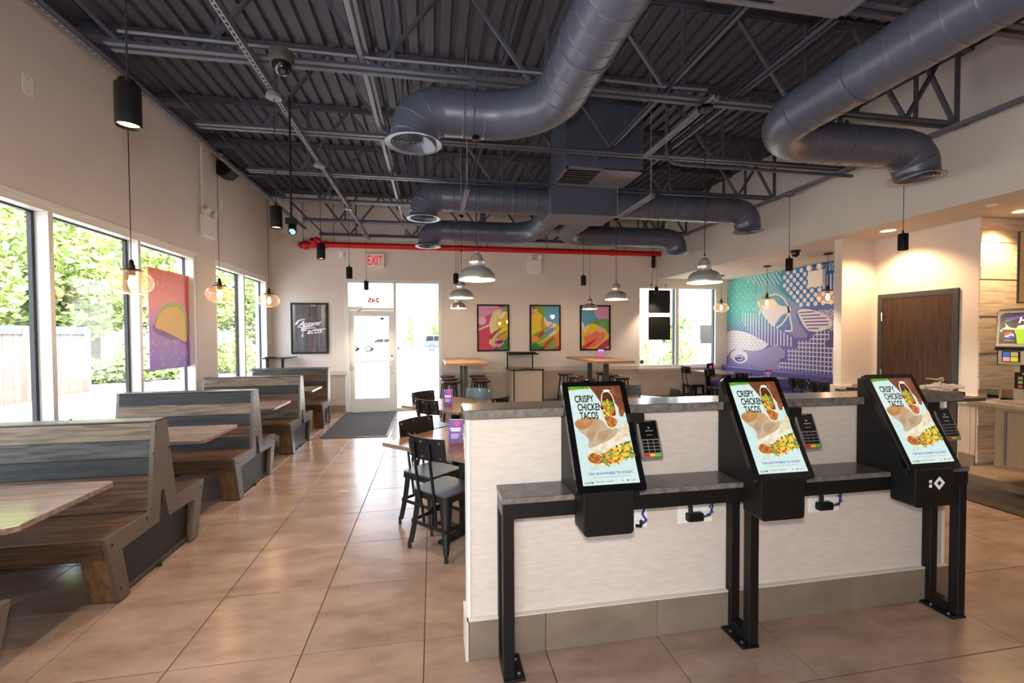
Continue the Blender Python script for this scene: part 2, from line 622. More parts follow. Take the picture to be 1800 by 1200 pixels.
def window_yz(name, y0, y1, mull, label):
    """aluminium window in the left wall"""
    f = MB()
    fw = 0.05
    X0, X1 = XL-0.13, XL-0.005
    f.box(X0, X1, y0, y1, ZHEAD-fw, ZHEAD); f.box(X0, X1, y0, y1, ZSILL, ZSILL+fw)
    f.box(X0, X1, y0, y0+fw, ZSILL+fw, ZHEAD-fw); f.box(X0, X1, y1-fw, y1, ZSILL+fw, ZHEAD-fw)
    for m in mull: f.box(X0, X1, m-fw/2, m+fw/2, ZSILL+fw, ZHEAD-fw)
    w = struct(f.build(name, MAT['alu'], bevel=0.003, seg=1), label)
    g = MB()
    ed = [y0]+list(mull)+[y1]
    for i in range(len(ed)-1):
        a, c = ed[i]+fw/2, ed[i+1]-fw/2
        h = MB()
        gx0, gx1 = X0-0.012, X0+0.022
        h.box(gx0, gx1, a-0.03, a+0.012, ZSILL, ZHEAD); h.box(gx0, gx1, c-0.03, c+0.02, ZSILL, ZHEAD)
        h.box(gx0, gx1, a, c, ZHEAD-fw-0.015, ZHEAD-fw+0.02); h.box(gx0, gx1, a, c, ZSILL, ZSILL+fw+0.015)
        h.build('dark_edging', MAT['dark_edging'], w)  # dark strips put in for the mullions' outer sides reflecting dark
        p = MB(); p.box(X0-0.012, X0-0.006, a, c, ZSILL+fw, ZHEAD-fw)
        p.build('pane', MAT['glass'], w)
    t = MB(); t.box(XL, XL+0.012, y0-0.05, y1+0.05, ZHEAD, ZHEAD+0.035)
    t.box(XL-0.22, XL+0.03, y0, y1, ZSILL-0.03, ZSILL)
    t.build('sill', MAT['white'], w)
    return w
window_yz('window_1', W1[0], W1[1], (-0.24, 0.93, 2.10, 3.27, 4.435, 5.60), 'long white framed window wall beside the booths, nearer one')
window_yz('window_2', W2[0], W2[1], (8.09+0.3,), 'two pane white framed window near the back corner')

# ---- back wall with the entrance and a window
b = MB()
D0, D1, ZT = -1.76, 0.185, 2.735
V0, V1, VS, VH = 4.72, 6.76, 0.80, 2.71
for (x0, x1, z0, z1) in ((-3.42, D0, 0, ZD+0.05), (D0, D1, ZT, ZD+0.05), (D1, V0, 0, ZD+0.05), (V0, V1, 0, VS), (V0, V1, VH, ZD+0.05), (V1, 7.2, 0, ZD+0.05)):
    b.box(x0, x1, YB, YB+0.22, z0, z1)
struct(b.build('wall_back', MAT['wall']), 'pale greige painted wall holding the entrance door and framed prints')

def base_tiles(name, segs, axis, at, side, z1, label, joints=0.6, z0=0.0, mat='base', off=0.0, th=0.02):
    """a run of base or wainscot tiles, each a piece of its own"""
    root = empty(name); struct(root, label)
    for (a, c) in segs:
        p = a
        k = math.floor((a-off)/joints)+1
        cuts = []
        while off+k*joints < c:
            cuts.append(off+k*joints); k += 1
        ed = [a]+cuts+[c]
        for i in range(len(ed)-1):
            if ed[i+1]-ed[i] < 0.02: continue
            t = MB()
            w = (ed[i+1]-ed[i]-0.003)/2
            dep = (0, side*th)
            if axis == 'x': t.box(-w, w, dep[0], dep[1], z0, z1)
            else: t.box(dep[0], dep[1], -w, w, z0, z1)
            o = t.build('tile', MAT[mat], root, bevel=0.0015, seg=1)
            m = (ed[i]+ed[i+1])/2
            o.location = (m, at, 0) if axis == 'x' else (at, m, 0)
    return root
base_tiles('baseboard_back', [(-3.15, D0-0.02), (D1+0.02, 7.0)], 'x', YB, -1, 0.145, 'grey tile skirting along the back wall', off=-0.055)
base_tiles('trim_1', [(-3.15, D0-0.02), (D1+0.02, 7.0)], 'x', YB, -1, 0.768, 'beige wainscot tiles along the back wall', joints=1.2, z0=0.148, mat='panel', off=-0.6, th=0.012)
b = MB()
b.box(-3.17, D0-0.01, YB-0.03, YB, 0.77, 0.865); b.box(D1+0.01, V0+0.0, YB-0.03, YB, 0.77, 0.865); b.box(V0, 7.0, YB-0.03, YB, 0.72, 0.79)
struct(b.build('trim_2', MAT['rail'], bevel=0.004, seg=1), 'cream chair rail along the back wall')
base_tiles('baseboard_left', [(-1.0, 9.68)], 'y', XL, 1, 0.145, 'grey tile skirting under the booth windows', off=2.333, joints=0.603)

# entrance door: storefront frame, glazed leaf, side light
def entrance():
    f = MB(); y0, y1 = YB+0.02, YB+0.15; w = 0.055
    f.box(D0, D0+w, y0-0.03, y1, 0, ZT-w); f.box(D1-w, D1, y0-0.03, y1, 0, ZT-w); f.box(D0, D1, y0-0.03, y1, ZT-w, ZT)
    f.box(-0.80, -0.745, y0-0.03, y1, 0, ZT-w); f.box(D0+w, -0.80, y0-0.01, y1, 2.115, 2.165); f.box(-0.745, D1-w, y0, y1, 0, 0.05)
    f.box(D0-0.025, D0, YB-0.012, y1, 0, ZT+0.03); f.box(D1, D1+0.025, YB-0.012, y1, 0, ZT+0.03); f.box(D0, D1, YB-0.012, y1, ZT, ZT+0.03)
    d = struct(f.build('door_1', MAT['alu'], bevel=0.003, seg=1), 'white aluminium glass entrance door with transom and side light')
    l = MB(); a, c, ya, yb = D0+w+0.006, -0.806, YB+0.03, YB+0.075
    l.box(a, a+0.10, ya, yb, 0.012, 2.108); l.box(c-0.10, c, ya, yb, 0.012, 2.108)
    l.box(a+0.10, c-0.10, ya, yb, 1.985, 2.108); l.box(a+0.10, c-0.10, ya, yb, 0.012, 0.27)
    lf = l.build('door_leaf', MAT['alu'], d, bevel=0.003, seg=1)
    g = MB(); g.box(a+0.10, c-0.10, YB+0.05, YB+0.056, 0.27, 1.985); g.build('pane', MAT['glass'], lf)
    h = MB(); h.bar((a+0.03, ya-0.06, 1.05), (c-0.03, ya-0.06, 1.05), 0.025, 0.03)
    h.bar((a+0.05, ya-0.06, 1.05), (a+0.05, ya, 1.05), 0.02); h.bar((c-0.05, ya-0.06, 1.05), (c-0.05, ya, 1.05), 0.02)
    h.build('push_bar', MAT['alu'], lf)
    k = MB(); k.cyl((c-0.04, ya-0.012, 1.16), (c-0.04, ya, 1.16), 0.018); k.cyl((c-0.04, ya-0.012, 0.80), (c-0.04, ya, 0.80), 0.012)
    k.build('lock', MAT['tubegrey'], lf, smooth=True)
    h = MB(); h.box(a+0.0, a+0.27, ya-0.075, ya-0.015, 2.125, 2.185); h.bar((a+0.25, ya-0.05, 2.12), (a+0.16, ya-0.16, 2.07), 0.02); h.bar((a+0.16, ya-0.16, 2.07), (a+0.40, ya-0.02, 2.06), 0.02)
    h.build('door_closer', MAT['alu'], d)
    p = MB(); p.box(D0+w, -0.80, YB+0.09, YB+0.096, 2.165, ZT-w); p.build('pane', MAT['glass'], d)
    p = MB(); p.box(-0.745, D1-w, YB+0.09, YB+0.096, 0.05, ZT-w); p.build('pane', MAT['glass'], d)
    p = MB(); p.box(-0.745, D1-w, YB+0.07, YB+0.11, 2.10, 2.108); p.build('glazing_bar', MAT['dark_edging'], d)
    s = MB(); s.prism([(a+0.66+0.045*math.cos(R(t)), 1.94+0.03*math.sin(R(t))) for t in range(0, 360, 60)], 'xz', YB+0.046, YB+0.049)
    s.build('door_sticker', MAT['dark_edging'], lf)
    # street number fixed on the outside, so it reads backwards from in here
    text('245', MAT['red'], d, frame_T((-1.085, YB+0.088, 2.275), (-1, 0, 0), (0, 0, 1)), 0.105, 0.25, bold=0.06, name='street_number')
    return d
entrance()

def window_back():
    f = MB(); w = 0.06; y0, y1 = YB+0.01, YB+0.14
    f.box(V0, V1, y0, y1, VH-w, VH); f.box(V0, V1, y0, y1, VS, VS+w); f.box(V0, V0+w*0.6, y0, y1, VS+w, VH-w); f.box(V1-w, V1, y0, y1, VS+w, VH-w); f.box(5.66, 5.74, y0, y1, VS+w, VH-w)
    w_ = struct(f.build('window_3', MAT['alu'], bevel=0.003, seg=1), 'two pane white framed window in the back wall by the mural')
    for (x0, x1) in ((V0+0.04, 5.66), (5.74, V1-w)):
        p = MB(); p.box(x0, x1, YB+0.09, YB+0.096, VS+w, VH-w); p.build('pane', MAT['glass'], w_)
        h = MB(); h.box(x1-0.018, x1+0.01, YB+0.075, YB+0.16, VS+w, VH-w); h.build('dark_edging', MAT['dark_edging'], w_)
    s = MB(); s.box(V0-0.02, V1+0.02, YB-0.05, YB+0.02, VS-0.025, VS); s.build('sill', MAT['white'], w_)
    s = MB(); s.cyl((V0+0.12, YB+0.086, VS+0.13), (V0+0.12, YB+0.089, VS+0.13), 0.05, n=16); s.build('round_sticker', MAT['purple'], w_)
window_back()

# ---- right side: bulkhead, low soffit, mural wall, stub wall, rest room wall, plank wall
b = MB(); b.box(5.22, 5.36, -4.2, YB, ZS, ZD+0.05)
struct(b.build('wall_bulkhead', MAT['wall2']), 'pale grey bulkhead above the low ceiling')
b = MB(); b.box(5.36, 7.2, -4.2, YB, ZS, ZS+0.08)
struct(b.build('ceiling_soffit', MAT['soffit']), 'low painted ceiling over the alcove and drinks counter')
b = MB(); b.box(XR, XR+0.2, 3.9, YB+0.2, 0, ZD)
struct(b.build('wall_mural', MAT['wall']), 'alcove wall that carries the mural')
b = MB(); b.box(5.47, 6.0, 5.19, 5.31, 0, ZS); b.box(6.0, 6.12, 4.0, 5.31, 0, ZS)
struct(b.build('wall_restroom', MAT['wall']), 'warm cream wall around the brown wooden door')
b = MB(); b.box(6.12, XR, 4.02, 4.14, 0, ZS)
wp = struct(b.build('wall_planked', MAT['rail']), 'whitewashed plank wall behind the drinks machine')
wm = M('whitewash_plank', (218, 202, 182), 0.6, c2=(178, 156, 134), nscale=3.0, stretch=(1, 1, 11), detail=9, lo=0.45, hi=0.78, bump=0.1, bscale=20)
z, k = 0.12, 0
while z < ZS-0.02:
    h = min(0.137, ZS-z)
    ed = [6.0] + [6.0+0.16+((k*0.37) % 0.62)] + [6.95]
    for i in range(2):
        t = MB(); t.box(ed[i]+0.001, ed[i+1]-0.001, -0.006*(k % 3 == 0)-0.012, 0.02, 0.0, h-0.003)
        o = t.build('plank', wm, wp, bevel=0.0015, seg=1); o.location = (0, 4.0, z)
    z += 0.137; k += 1
b = MB(); b.box(XR-0.05, XR+0.15, -4.2, 4.0, 0, ZS)
struct(b.build('wall_right', MAT['wall']), 'cream wall behind the drinks counter')
b = MB()
for (x0, x1, z0, z1) in ((-3.42, -2.9, 0, ZD+0.05), (-2.9, -0.32, 0, 0.42), (-2.9, -0.32, 2.69, ZD+0.05), (-0.32, 7.2, 0, ZD+0.05)): b.box(x0, x1, -4.22, -4.0, z0, z1)
struct(b.build('wall_front', MAT['wall']), 'street front wall behind the camera')
b = MB()
for (x0, x1, z0, z1) in ((-2.9, -0.32, 0.42, 0.47), (-2.9, -0.32, 2.64, 2.69)): b.box(x0, x1, -4.13, -4.01, z0, z1)
for x in (-2.9, -1.64, -0.37): b.box(x, x+0.05, -4.13, -4.01, 0.47, 2.64)
w_ = struct(b.build('window_fill', MAT['alu']), 'added shop front window, unseen behind the camera, letting in fill daylight')  # unseen window, added to fill the room with daylight from behind
for x in (-2.9, -1.64):
    p = MB(); p.box(x+0.05, x+1.26, -4.08, -4.074, 0.47, 2.64); p.build('pane', MAT['glass'], w_)
base_tiles('baseboard_right', [(4.0, 4.16), (5.16, 5.19)], 'y', 6.0, -1, 0.20, 'grey tile skirting by the wooden door', off=0.4)
base_tiles('trim_3', [(4.0, 4.165), (5.155, 5.19)], 'y', 6.0, -1, 0.768, 'grey wainscot tile by the wooden door', z0=0.203, mat='panel', off=0.45, th=0.012)
b = MB(); b.box(5.965, 6.0, 3.985, 4.168, 0.77, 0.875); b.box(5.965, 6.0, 5.15, 5.19, 0.77, 0.875); b.box(5.45, 6.0, 5.16, 5.19, 0.77, 0.875); b.box(5.44, 5.47, 5.16, 5.33, 0.77, 0.875)
struct(b.build('trim_4', MAT['rail'], bevel=0.004, seg=1), 'cream chair rail beside the wooden door')

def restroom_door():
    f = MB(); X = 6.0; y0, y1, zt = 4.18, 5.13, 2.10; w = 0.06
    f.box(X-0.02, X+0.05, y0, y0+w, 0, zt-w); f.box(X-0.02, X+0.05, y1-w, y1, 0, zt-w); f.box(X-0.02, X+0.05, y0, y1, zt-w, zt)
    d = struct(f.build('door_2', MAT['doorframe'], bevel=0.003, seg=1), 'dark brown wooden door in a charcoal frame')
    l = MB(); l.box(X-0.012, X-0.004, y0+w+0.004, y1-w-0.004, 0.01, zt-w-0.004); l.build('door_leaf', MAT['darkdoor'], d)
    h = MB(); h.cyl((X-0.012, 4.335, 1.02), (X-0.03, 4.335, 1.02), 0.032, n=20); h.cyl((X-0.03, 4.335, 1.02), (X-0.06, 4.335, 1.02), 0.013)
    h.tube([(X-0.06, 4.335, 1.02), (X-0.065, 4.40, 1.022), (X-0.06, 4.48, 1.02)], [0.012, 0.010, 0.008], 10)
    h.build('lever_handle', MAT['stainless'], d, smooth=True)
    for z in (1.80, 1.04):
        h = MB(); h.cyl((X-0.025, y1-w-0.003, z-0.055), (X-0.025, y1-w-0.003, z+0.055), 0.010, n=10); h.build('hinge', MAT['chrome'], d, smooth=True)
    h = MB(); h.box(X-0.02, X-0.012, y0+w+0.004, y0+w+0.02, 0.98, 1.1); h.build('lock_plate', MAT['doorframe'], d)
restroom_door()

# ---- roof joists: open web trusses, each bar a piece
def angle_pair(b, x0, x1, y, z, up=1, w=0.045, gap=0.014):
    for s in (-1, 1):
        b.box(x0, x1, y+s*gap, y+s*(gap+0.006), z, z+up*w)
        b.box(x0, x1, y+s*gap, y+s*(gap+w), z, z+up*0.007)
def joist(y, first):
    r = thing('roof_joist', '', 'roof joist', (0, y, 0), 0, 'roof joists under the deck')
    b = MB(); angle_pair(b, -2.20, 5.16, 0, 3.60); b.build('bottom_chord', MAT['steel'], r)
    b = MB(); angle_pair(b, -3.16, 5.21, 0, ZD-0.012, -1); b.build('top_chord', MAT['steel'], r)
    b = MB(); b.box(-3.165, -2.85, -0.06, 0.06, ZD-0.13, ZD-0.058); b.build('bearing_seat', MAT['steel'], r, bevel=0.01, seg=1)
    b = MB(); b.box(4.92, 5.215, -0.06, 0.06, ZD-0.13, ZD-0.058); b.build('bearing_seat', MAT['steel'], r, bevel=0.01, seg=1)
    def web(p, q, w=0.036):
        b = MB(); b.bar((p[0], 0, p[1]), (q[0], 0, q[1]), w, 0.026); b.build('web_bar', MAT['steel'], r)
    zb, zt = 3.62, ZD-0.03
    web((-2.12, zb), (-2.90, zt), 0.045); web((5.09, zb), (5.09, zt)); web((5.06, zb), (4.55, zt))
    x = -1.62
    web((-1.62, zb), (-2.2, zt))
    while x < 4.9:
        web((x, zb), (min(x+0.61, 5.0), zt)); web((x+0.12, zb), (x+0.12, zt), 0.028)
        if x+1.22 < 4.9: web((x+1.22, zb), (x+0.61, zt))
        x += 1.22
    return r
JY = [-2.35, -1.16, 0.03, 1.22, 2.41, 3.60, 4.79, 5.98, 7.17, 8.36, 9.50]
JL = ['slate steel roof joist nearest the shop front', 'second slate steel roof joist from the shop front', 'slate steel roof joist right above the camera', 'roof joist of slate painted steel over the camera', 'second slate steel roof joist counted from the camera', 'slate steel roof joist over the nearest duct elbow and dome camera',
      'slate steel roof joist just behind the nearest round diffuser', 'slate steel roof joist over the square plenum box', 'slate steel roof joist just behind the plenum box',
      'slate steel roof joist over the rearmost ducts', 'slate steel roof joist against the back wall above the red pipe']
j0 = joist(JY[0], True); j0['label'] = JL[0]
for y, l in zip(JY[1:], JL[1:]):
    copy_thing(j0, l, (0, y, 0))

# bridging lines, deck ledgers
def bridging(x, z, label):
    b = MB(); b.box(x-0.02, x+0.02, 0.6, 9.6, z, z+0.005); b.box(x-0.02, x-0.015, 0.6, 9.6, z, z+0.04)
    tag(b.build('bridging_angle', MAT['strut'] if x < 0 else MAT['steel']), label, 'bridging', 'bridging angles across the joists')
bridging(-0.51, 3.652, 'pale slate bridging angle crossing the joists left of the ducts')
bridging(1.985, 3.652, 'slate bridging angle crossing the joists above the plenum box')
bridging(2.665, 3.652, 'slate bridging angle crossing the joists right of the plenum box')
bridging(-0.62, ZD-0.075, 'slate bridging angle high under the deck left of the ducts')
bridging(0.75, ZD-0.075, 'slate bridging angle high under the deck above the front duct')
bridging(3.45, ZD-0.075, 'slate bridging angle high under the deck near the bulkhead')
b = MB(); b.box(XL, XL+0.08, -4, 9.7, ZD-0.01, ZD); b.box(XL, XL+0.01, -4, 9.7, ZD-0.09, ZD)
struct(b.build('trim_5', MAT['steel']), 'dark steel ledger along the top of the window wall')
b = MB(); b.box(5.14, 5.22, -4, 9.7, ZD-0.01, ZD); b.box(5.21, 5.22, -4, 9.7, ZD-0.09, ZD)
struct(b.build('trim_6', MAT['steel']), 'dark steel ledger along the top of the bulkhead')

# slotted channels that carry the lamps
def channel(x, y0, y1, z, label, rods=()):
    t = thing('slotted_channel', label, 'channel', (x, 0, z), 0, 'slotted channels carrying the lamps')
    b = MB(); b.box(-0.0205, -0.0175, y0, y1, 0, 0.041); b.box(0.0175, 0.0205, y0, y1, 0, 0.041)
    y = y0
    while y < y1-0.05:       # web with open slots
        b.box(-0.0205, -0.007, y, y+0.051, 0, 0.003); b.box(0.007, 0.0205, y, y+0.051, 0, 0.003); b.box(-0.007, 0.007, y, y+0.02, 0, 0.003)
        y += 0.051
    b.build('channel_rail', MAT['strut'], t)
    for yr in rods:
        r = MB(); r.cyl((0, yr, 0.02), (0, yr, ZD-z), 0.006, n=6); r.build('threaded_rod', MAT['strut'], t)
    return t
channel(-1.26, -2.4, 9.62, 3.557, 'slotted channel across the joists carrying the five spot lamps over the aisle')
channel(-2.49, 0.8, 9.62, 3.72, 'slotted channel near the window wall carrying the glass globe lamps')
channel(5.0, 0.8, 9.62, 3.557, 'slotted channel beside the bulkhead carrying spot lamps')
channel(2.38, 3.45, 4.75, 3.557, 'short slotted channel holding the nearest right metal pendant')
channel(2.38, 4.55, 5.55, 3.07, 'short slotted channel hung on rods below the plenum box', (4.6, 5.5))
channel(0.36, 4.5, 5.6, 3.03, 'short slotted channel hung on rods in front of the left duct', (4.55, 5.5))

channel(0.41, -3.0, 0.2, 3.557, 'slotted channel behind the camera carrying the added fill lamps, left one')
channel(2.70, -3.0, 0.2, 3.557, 'slotted channel behind the camera carrying the added fill lamps, right one')
# ================================================================= ducts
DR, DZ = 0.178, 3.336
def pipe_run(p0, p1, r=DR, step=0.15, n=28):
    """straight spiral duct with raised seams"""
    p0, p1 = Vector(p0), Vector(p1)
    L = (p1-p0).length
    d = (p1-p0)/L
    pts, rs = [], []
    k = max(1, int(L/step))
    for i in range(k+1):
        q = L*i/k
        for (dq, dr) in ((-0.016, 0), (-0.005, 0), (0, 0.003), (0.005, 0), (0.016, 0)):
            t = min(max(q+dq, 0), L)
            if pts and (p0+d*t-pts[-1]).length < 1e-5: t += 0.0005
            pts.append(p0+d*t); rs.append(r+dr)
    b = MB(); b.tube(pts, rs, n)
    return b
def gored(c, a, bdir, rad, segs, r=DR, n=28):
    """elbow about corner c: comes in along a, leaves along bdir (unit vectors), bend radius rad"""
    a, bdir, c = Vector(a), Vector(bdir), Vector(c)
    o = c-a*rad+bdir*rad
    pts = []
    for i in range(segs+1):
        t = math.pi/2*i/segs
        pts.append(o-bdir*rad*math.cos(t)+a*rad*math.sin(t))
    return pts
def elbow_mb(pts, r=DR, n=28, seam=True):
    b = MB()
    P, Q = [], []
    for i, p in enumerate(pts):
        t = (pts[min(i+1, len(pts)-1)]-pts[max(i-1, 0)]).normalized()
        rr = r/ math.cos(math.pi/4/ max(1, len(pts)-1)) if 0 < i < len(pts)-1 else r
        if seam:
            P += [p-t*0.02, p-t*0.006, p, p+t*0.006, p+t*0.02]; Q += [rr, rr, rr+0.004, rr, rr]
        else:
            P.append(p); Q.append(r)
    b.tube(P, Q, n)
    return b
def diffuser(root, x, y, z):
    b = MB(); b.lathe([(DR*0.98, 0.07), (DR*0.98, 0.03), (0.185, 0.012), (0.218, 0.004), (0.222, 0.0), (0.216, -0.004), (0.174, 0.002), (0.170, 0.016)], (x, y, z), 32)
    d = b.build('diffuser', MAT['duct'], root, smooth=True)
    for r in (0.150, 0.122, 0.094, 0.066, 0.038):
        q = MB(); q.lathe([(r+0.013, -0.001), (r+0.011, -0.003), (r-0.003, 0.012), (r-0.001, 0.014)], (x, y, z), 28); q.build('diffuser_ring', MAT['duct'], d, smooth=True)
    q = MB(); q.box(x-0.17, x+0.17, y-0.004, y+0.004, z+0.010, z+0.015); q.box(x-0.004, x+0.004, y-0.17, y+0.17, z+0.010, z+0.015); q.build('diffuser_brace', MAT['duct'], d)
    q = MB(); q.cyl((x, y, z+0.015), (x, y, z+0.019), 0.172, n=24); q.build('throat_shade', MAT['ductd'], d)  # dark disc stands in for the shade inside the duct
def strap(root, x, y, ztop, z=DZ, w=0.06):
    b = MB(); b.box(x-w/2, x+w/2, y-0.006, y+0.0, z+DR*0.9, ztop); b.build('hanger_strap', MAT['duct'], root)
    b = MB(); b.tube([(x, y+(DR+0.003)*math.cos(R(t)), z+(DR+0.003)*math.sin(R(t))) for t in range(0, 360, 15)], 0.006, 4, closed=True); b.build('hanger_band', MAT['duct'], root)

def duct_front(xrun, xend, label, straps):
    """comes along the room from behind the camera, turns sideways, then down into a round diffuser"""
    y = 3.60
    s = 1 if xend > xrun else -1
    t = thing('air_duct', label, 'duct', (0, 0, 0))
    pipe_run((xrun, -1.2, DZ), (xrun, y-0.52, DZ)).build('straight_section', MAT['duct'], t, smooth=True, angle=60)
    pts = gored((xrun, y, DZ), (0, 1, 0), (s, 0, 0), 0.52, 12)
    elbow_mb(pts, seam=False).build('elbow', MAT['duct'], t, smooth=True, angle=60)
    pipe_run((xrun+s*0.52, y, DZ), (xend-s*0.22, y, DZ), step=0.16).build('straight_section', MAT['duct'], t, smooth=True, angle=60)
    elbow_mb(gored((xend, y, DZ), (s, 0, 0), (0, 0, -1), 0.22, 3)).build('elbow', MAT['duct'], t, smooth=True, angle=25)
    b = MB(); b.cyl((xend, y, DZ-0.22), (xend, y, 3.13), DR, n=28); b.build('drop_collar', MAT['duct'], t, smooth=True)
    diffuser(t, xend, y, 3.075)
    b = MB()
    for yy in (0.4, 1.6, 2.6):
        b = MB(); b.tube([(xrun+(DR+0.004)*math.cos(R(q)), yy, DZ+(DR+0.004)*math.sin(R(q))) for q in range(0, 360, 15)], 0.007, 4, closed=True); b.build('joint_band', MAT['duct'], t)
    for xs in straps: strap(t, xs, y, 3.66)
    b = MB(); b.cyl((xrun, -1.2, DZ), (xrun, -1.25, DZ), DR*0.99, n=28); b.build('end_cap', MAT['duct'], t)
    return t
duct_front(0.94, -0.13, 'round slate duct sweeping in from above the camera to the nearest diffuser', (0.33,))
duct_front(2.885, 4.62, 'round slate duct bending right toward the diffuser by the bulkhead', (3.75,))

def duct_mid(x0, xend, label):
    y, z = 6.0, 3.40
    s = 1 if xend > x0 else -1
    t = thing('air_duct', label, 'duct', (0, 0, 0))
    pipe_run((x0, y, z), (xend-s*0.22, y, z)).build('straight_section', MAT['duct'], t, smooth=True, angle=60)
    elbow_mb(gored((xend, y, z), (s, 0, 0), (0, 0, -1), 0.22, 3)).build('elbow', MAT['duct'], t, smooth=True, angle=25)
    b = MB(); b.cyl((xend, y, z-0.22), (xend, y, 3.16), DR, n=28); b.build('drop_collar', MAT['duct'], t, smooth=True)
    diffuser(t, xend, y, 3.11)
    strap(t, x0+s*0.75, y, 3.66, z)
duct_mid(1.56, -0.10, 'round slate duct running left from the plenum box')
duct_mid(2.46, 4.66, 'round slate duct running right from the plenum box toward the bulkhead')
def duct_back(x0, xend, label):
    y, z = 7.90, 3.40
    s = 1 if xend > x0 else -1
    t = thing('air_duct', label, 'duct', (0, 0, 0))
    pipe_run((x0, 6.32, z), (x0, y-0.5, z)).build('straight_section', MAT['duct'], t, smooth=True, angle=60)
    elbow_mb(gored((x0, y, z), (0, 1, 0), (s, 0, 0), 0.5, 12), seam=False).build('elbow', MAT['duct'], t, smooth=True, angle=60)
    pipe_run((x0+s*0.5, y, z), (xend-s*0.22, y, z)).build('straight_section', MAT['duct'], t, smooth=True, angle=60)
    elbow_mb(gored((xend, y, z), (s, 0, 0), (0, 0, -1), 0.22, 3)).build('elbow', MAT['duct'], t, smooth=True, angle=25)
    b = MB(); b.cyl((xend, y, z-0.22), (xend, y, 3.17), DR, n=28); b.build('drop_collar', MAT['duct'], t, smooth=True)
    diffuser(t, xend, y, 3.12)
    b = MB(); b.box(x0+s*0.9-0.05, x0+s*0.9+0.05, y-0.02, y+0.02, z+DR*0.9, ZD-0.06); b.build('hanger_strap', MAT['duct'], t)
duct_back(1.80, -0.06, 'rearmost left round duct curving from the plenum box to a diffuser')
duct_back(2.30, 4.62, 'rearmost right round duct curving from the plenum box to a diffuser')

t = thing('plenum_box', 'square slate supply plenum where four round ducts meet', 'plenum', (0, 0, 0))
b = MB(); b.box(1.555, 2.475, 5.75, 6.32, 3.18, 3.585); b.build('plenum_casing', MAT['duct'], t, bevel=0.004, seg=1)
b = MB(); b.box(1.535, 2.495, 5.73, 6.34, 3.572, 3.60); b.build('plenum_flange', MAT['duct'], t)
b = MB(); b.box(1.70, 2.40, 5.80, 6.28, 3.585, ZD-0.012); b.build('plenum_riser', MAT['duct'], t)
def return_box(x0, x1, y0, y1, label):
    t = thing('return_air_box', label, 'return duct', (0, 0, 0))
    b = MB(); b.box(x0, x1, y0, y1, 3.56, ZD); b.build('return_casing', MAT['duct'], t, bevel=0.003, seg=1)
    b = MB(); zf = 3.545
    for (a, c, e, f) in ((x0, x1, y0, y0+0.03), (x0, x1, y1-0.03, y1), (x0, x0+0.03, y0, y1), (x1-0.03, x1, y0, y1)): b.box(a, c, e, f, zf, 3.562)
    xm = x0+(x1-x0)*0.47
    b.box(xm, x1, y0, y1, zf+0.006, 3.562)
    b.build('grille_frame', MAT['strut'], t)
    y = y0+0.05
    while y < y1-0.06:
        q = MB(); q.bar((x0+0.03, y, zf+0.004), (xm, y, zf+0.004), 0.030, 0.004, up=(0, -0.5, 1)); q.build('grille_slat', MAT['strut'], t); y += 0.07
    b = MB(); b.box(x0+0.03, xm, y0+0.03, y1-0.03, 3.5575, 3.5595); b.build('grille_shade', MAT['ductd'], t)  # near-black sheet paints the shade behind the slats
return_box(1.57, 2.54, 5.10, 5.72, 'slate return air box with a slatted grille in front of the plenum')
return_box(1.57, 2.54, 1.55, 2.44, 'slate return air box with a slatted grille high over the camera')

# red sprinkler pipe along the back wall
t = thing('sprinkler_pipe', 'red fire sprinkler pipe high along the back wall', 'pipe', (0, 0, 0))
b = MB(); b.tube([(-2.05, 9.6, 3.43), (5.20, 9.6, 3.43)], 0.057, 18); b.build('pipe_length', MAT['red'], t, smooth=True)
b = MB(); b.lathe([(0.0, -0.09), (0.05, -0.09), (0.055, -0.05), (0.085, -0.045), (0.09, 0.0), (0.085, 0.045), (0.06, 0.05), (0.06, 0.1)], (0, 0, 0), 18)
o = b.build('valve_body', MAT['red'], t, smooth=True); o.rotation_euler = (0, R(90), 0); o.location = (-2.48, 9.6, 3.41)
b = MB(); b.cyl((-2.40, 9.6, 3.41), (-2.05, 9.6, 3.43), 0.062, n=16); b.build('valve_neck', MAT['red'], t, smooth=True)
b = MB(); b.tube([(-2.62+0.0, 9.6, 3.41), (-2.56, 9.6, 3.41)], [0.05, 0.075], 8); b.build('valve_cap', MAT['red'], t)
b = MB(); b.cyl((-2.33, 9.55, 3.43), (-2.33, 9.46, 3.50), 0.05, n=14); b.tube([(-2.2, 9.6, 3.43), (-2.22, 9.52, 3.49), (-2.30, 9.5, 3.52)], [0.055, 0.05, 0.045], 12); b.build('valve_bonnet', MAT['red'], t, smooth=True)
for x in (-2.25, -2.10, 0.62, 4.02):
    b = MB(); b.cyl((x-0.03, 9.6, 3.43), (x+0.03, 9.6, 3.43), 0.072, n=18); b.build('coupling', MAT['red'], t, smooth=True)
for x in (1.18, 4.35):
    b = MB(); b.cyl((x, 9.6, 3.48), (x, 9.6, 3.555), 0.012, n=8); b.build('sprinkler_head', MAT['red'], t)
for x in (-2.53, -1.95, 2.5):
    b = MB(); b.cyl((x, 9.6, 3.45), (x, 9.56, ZD), 0.006, n=6); b.build('hanger_rod', MAT['blackcord'], t)

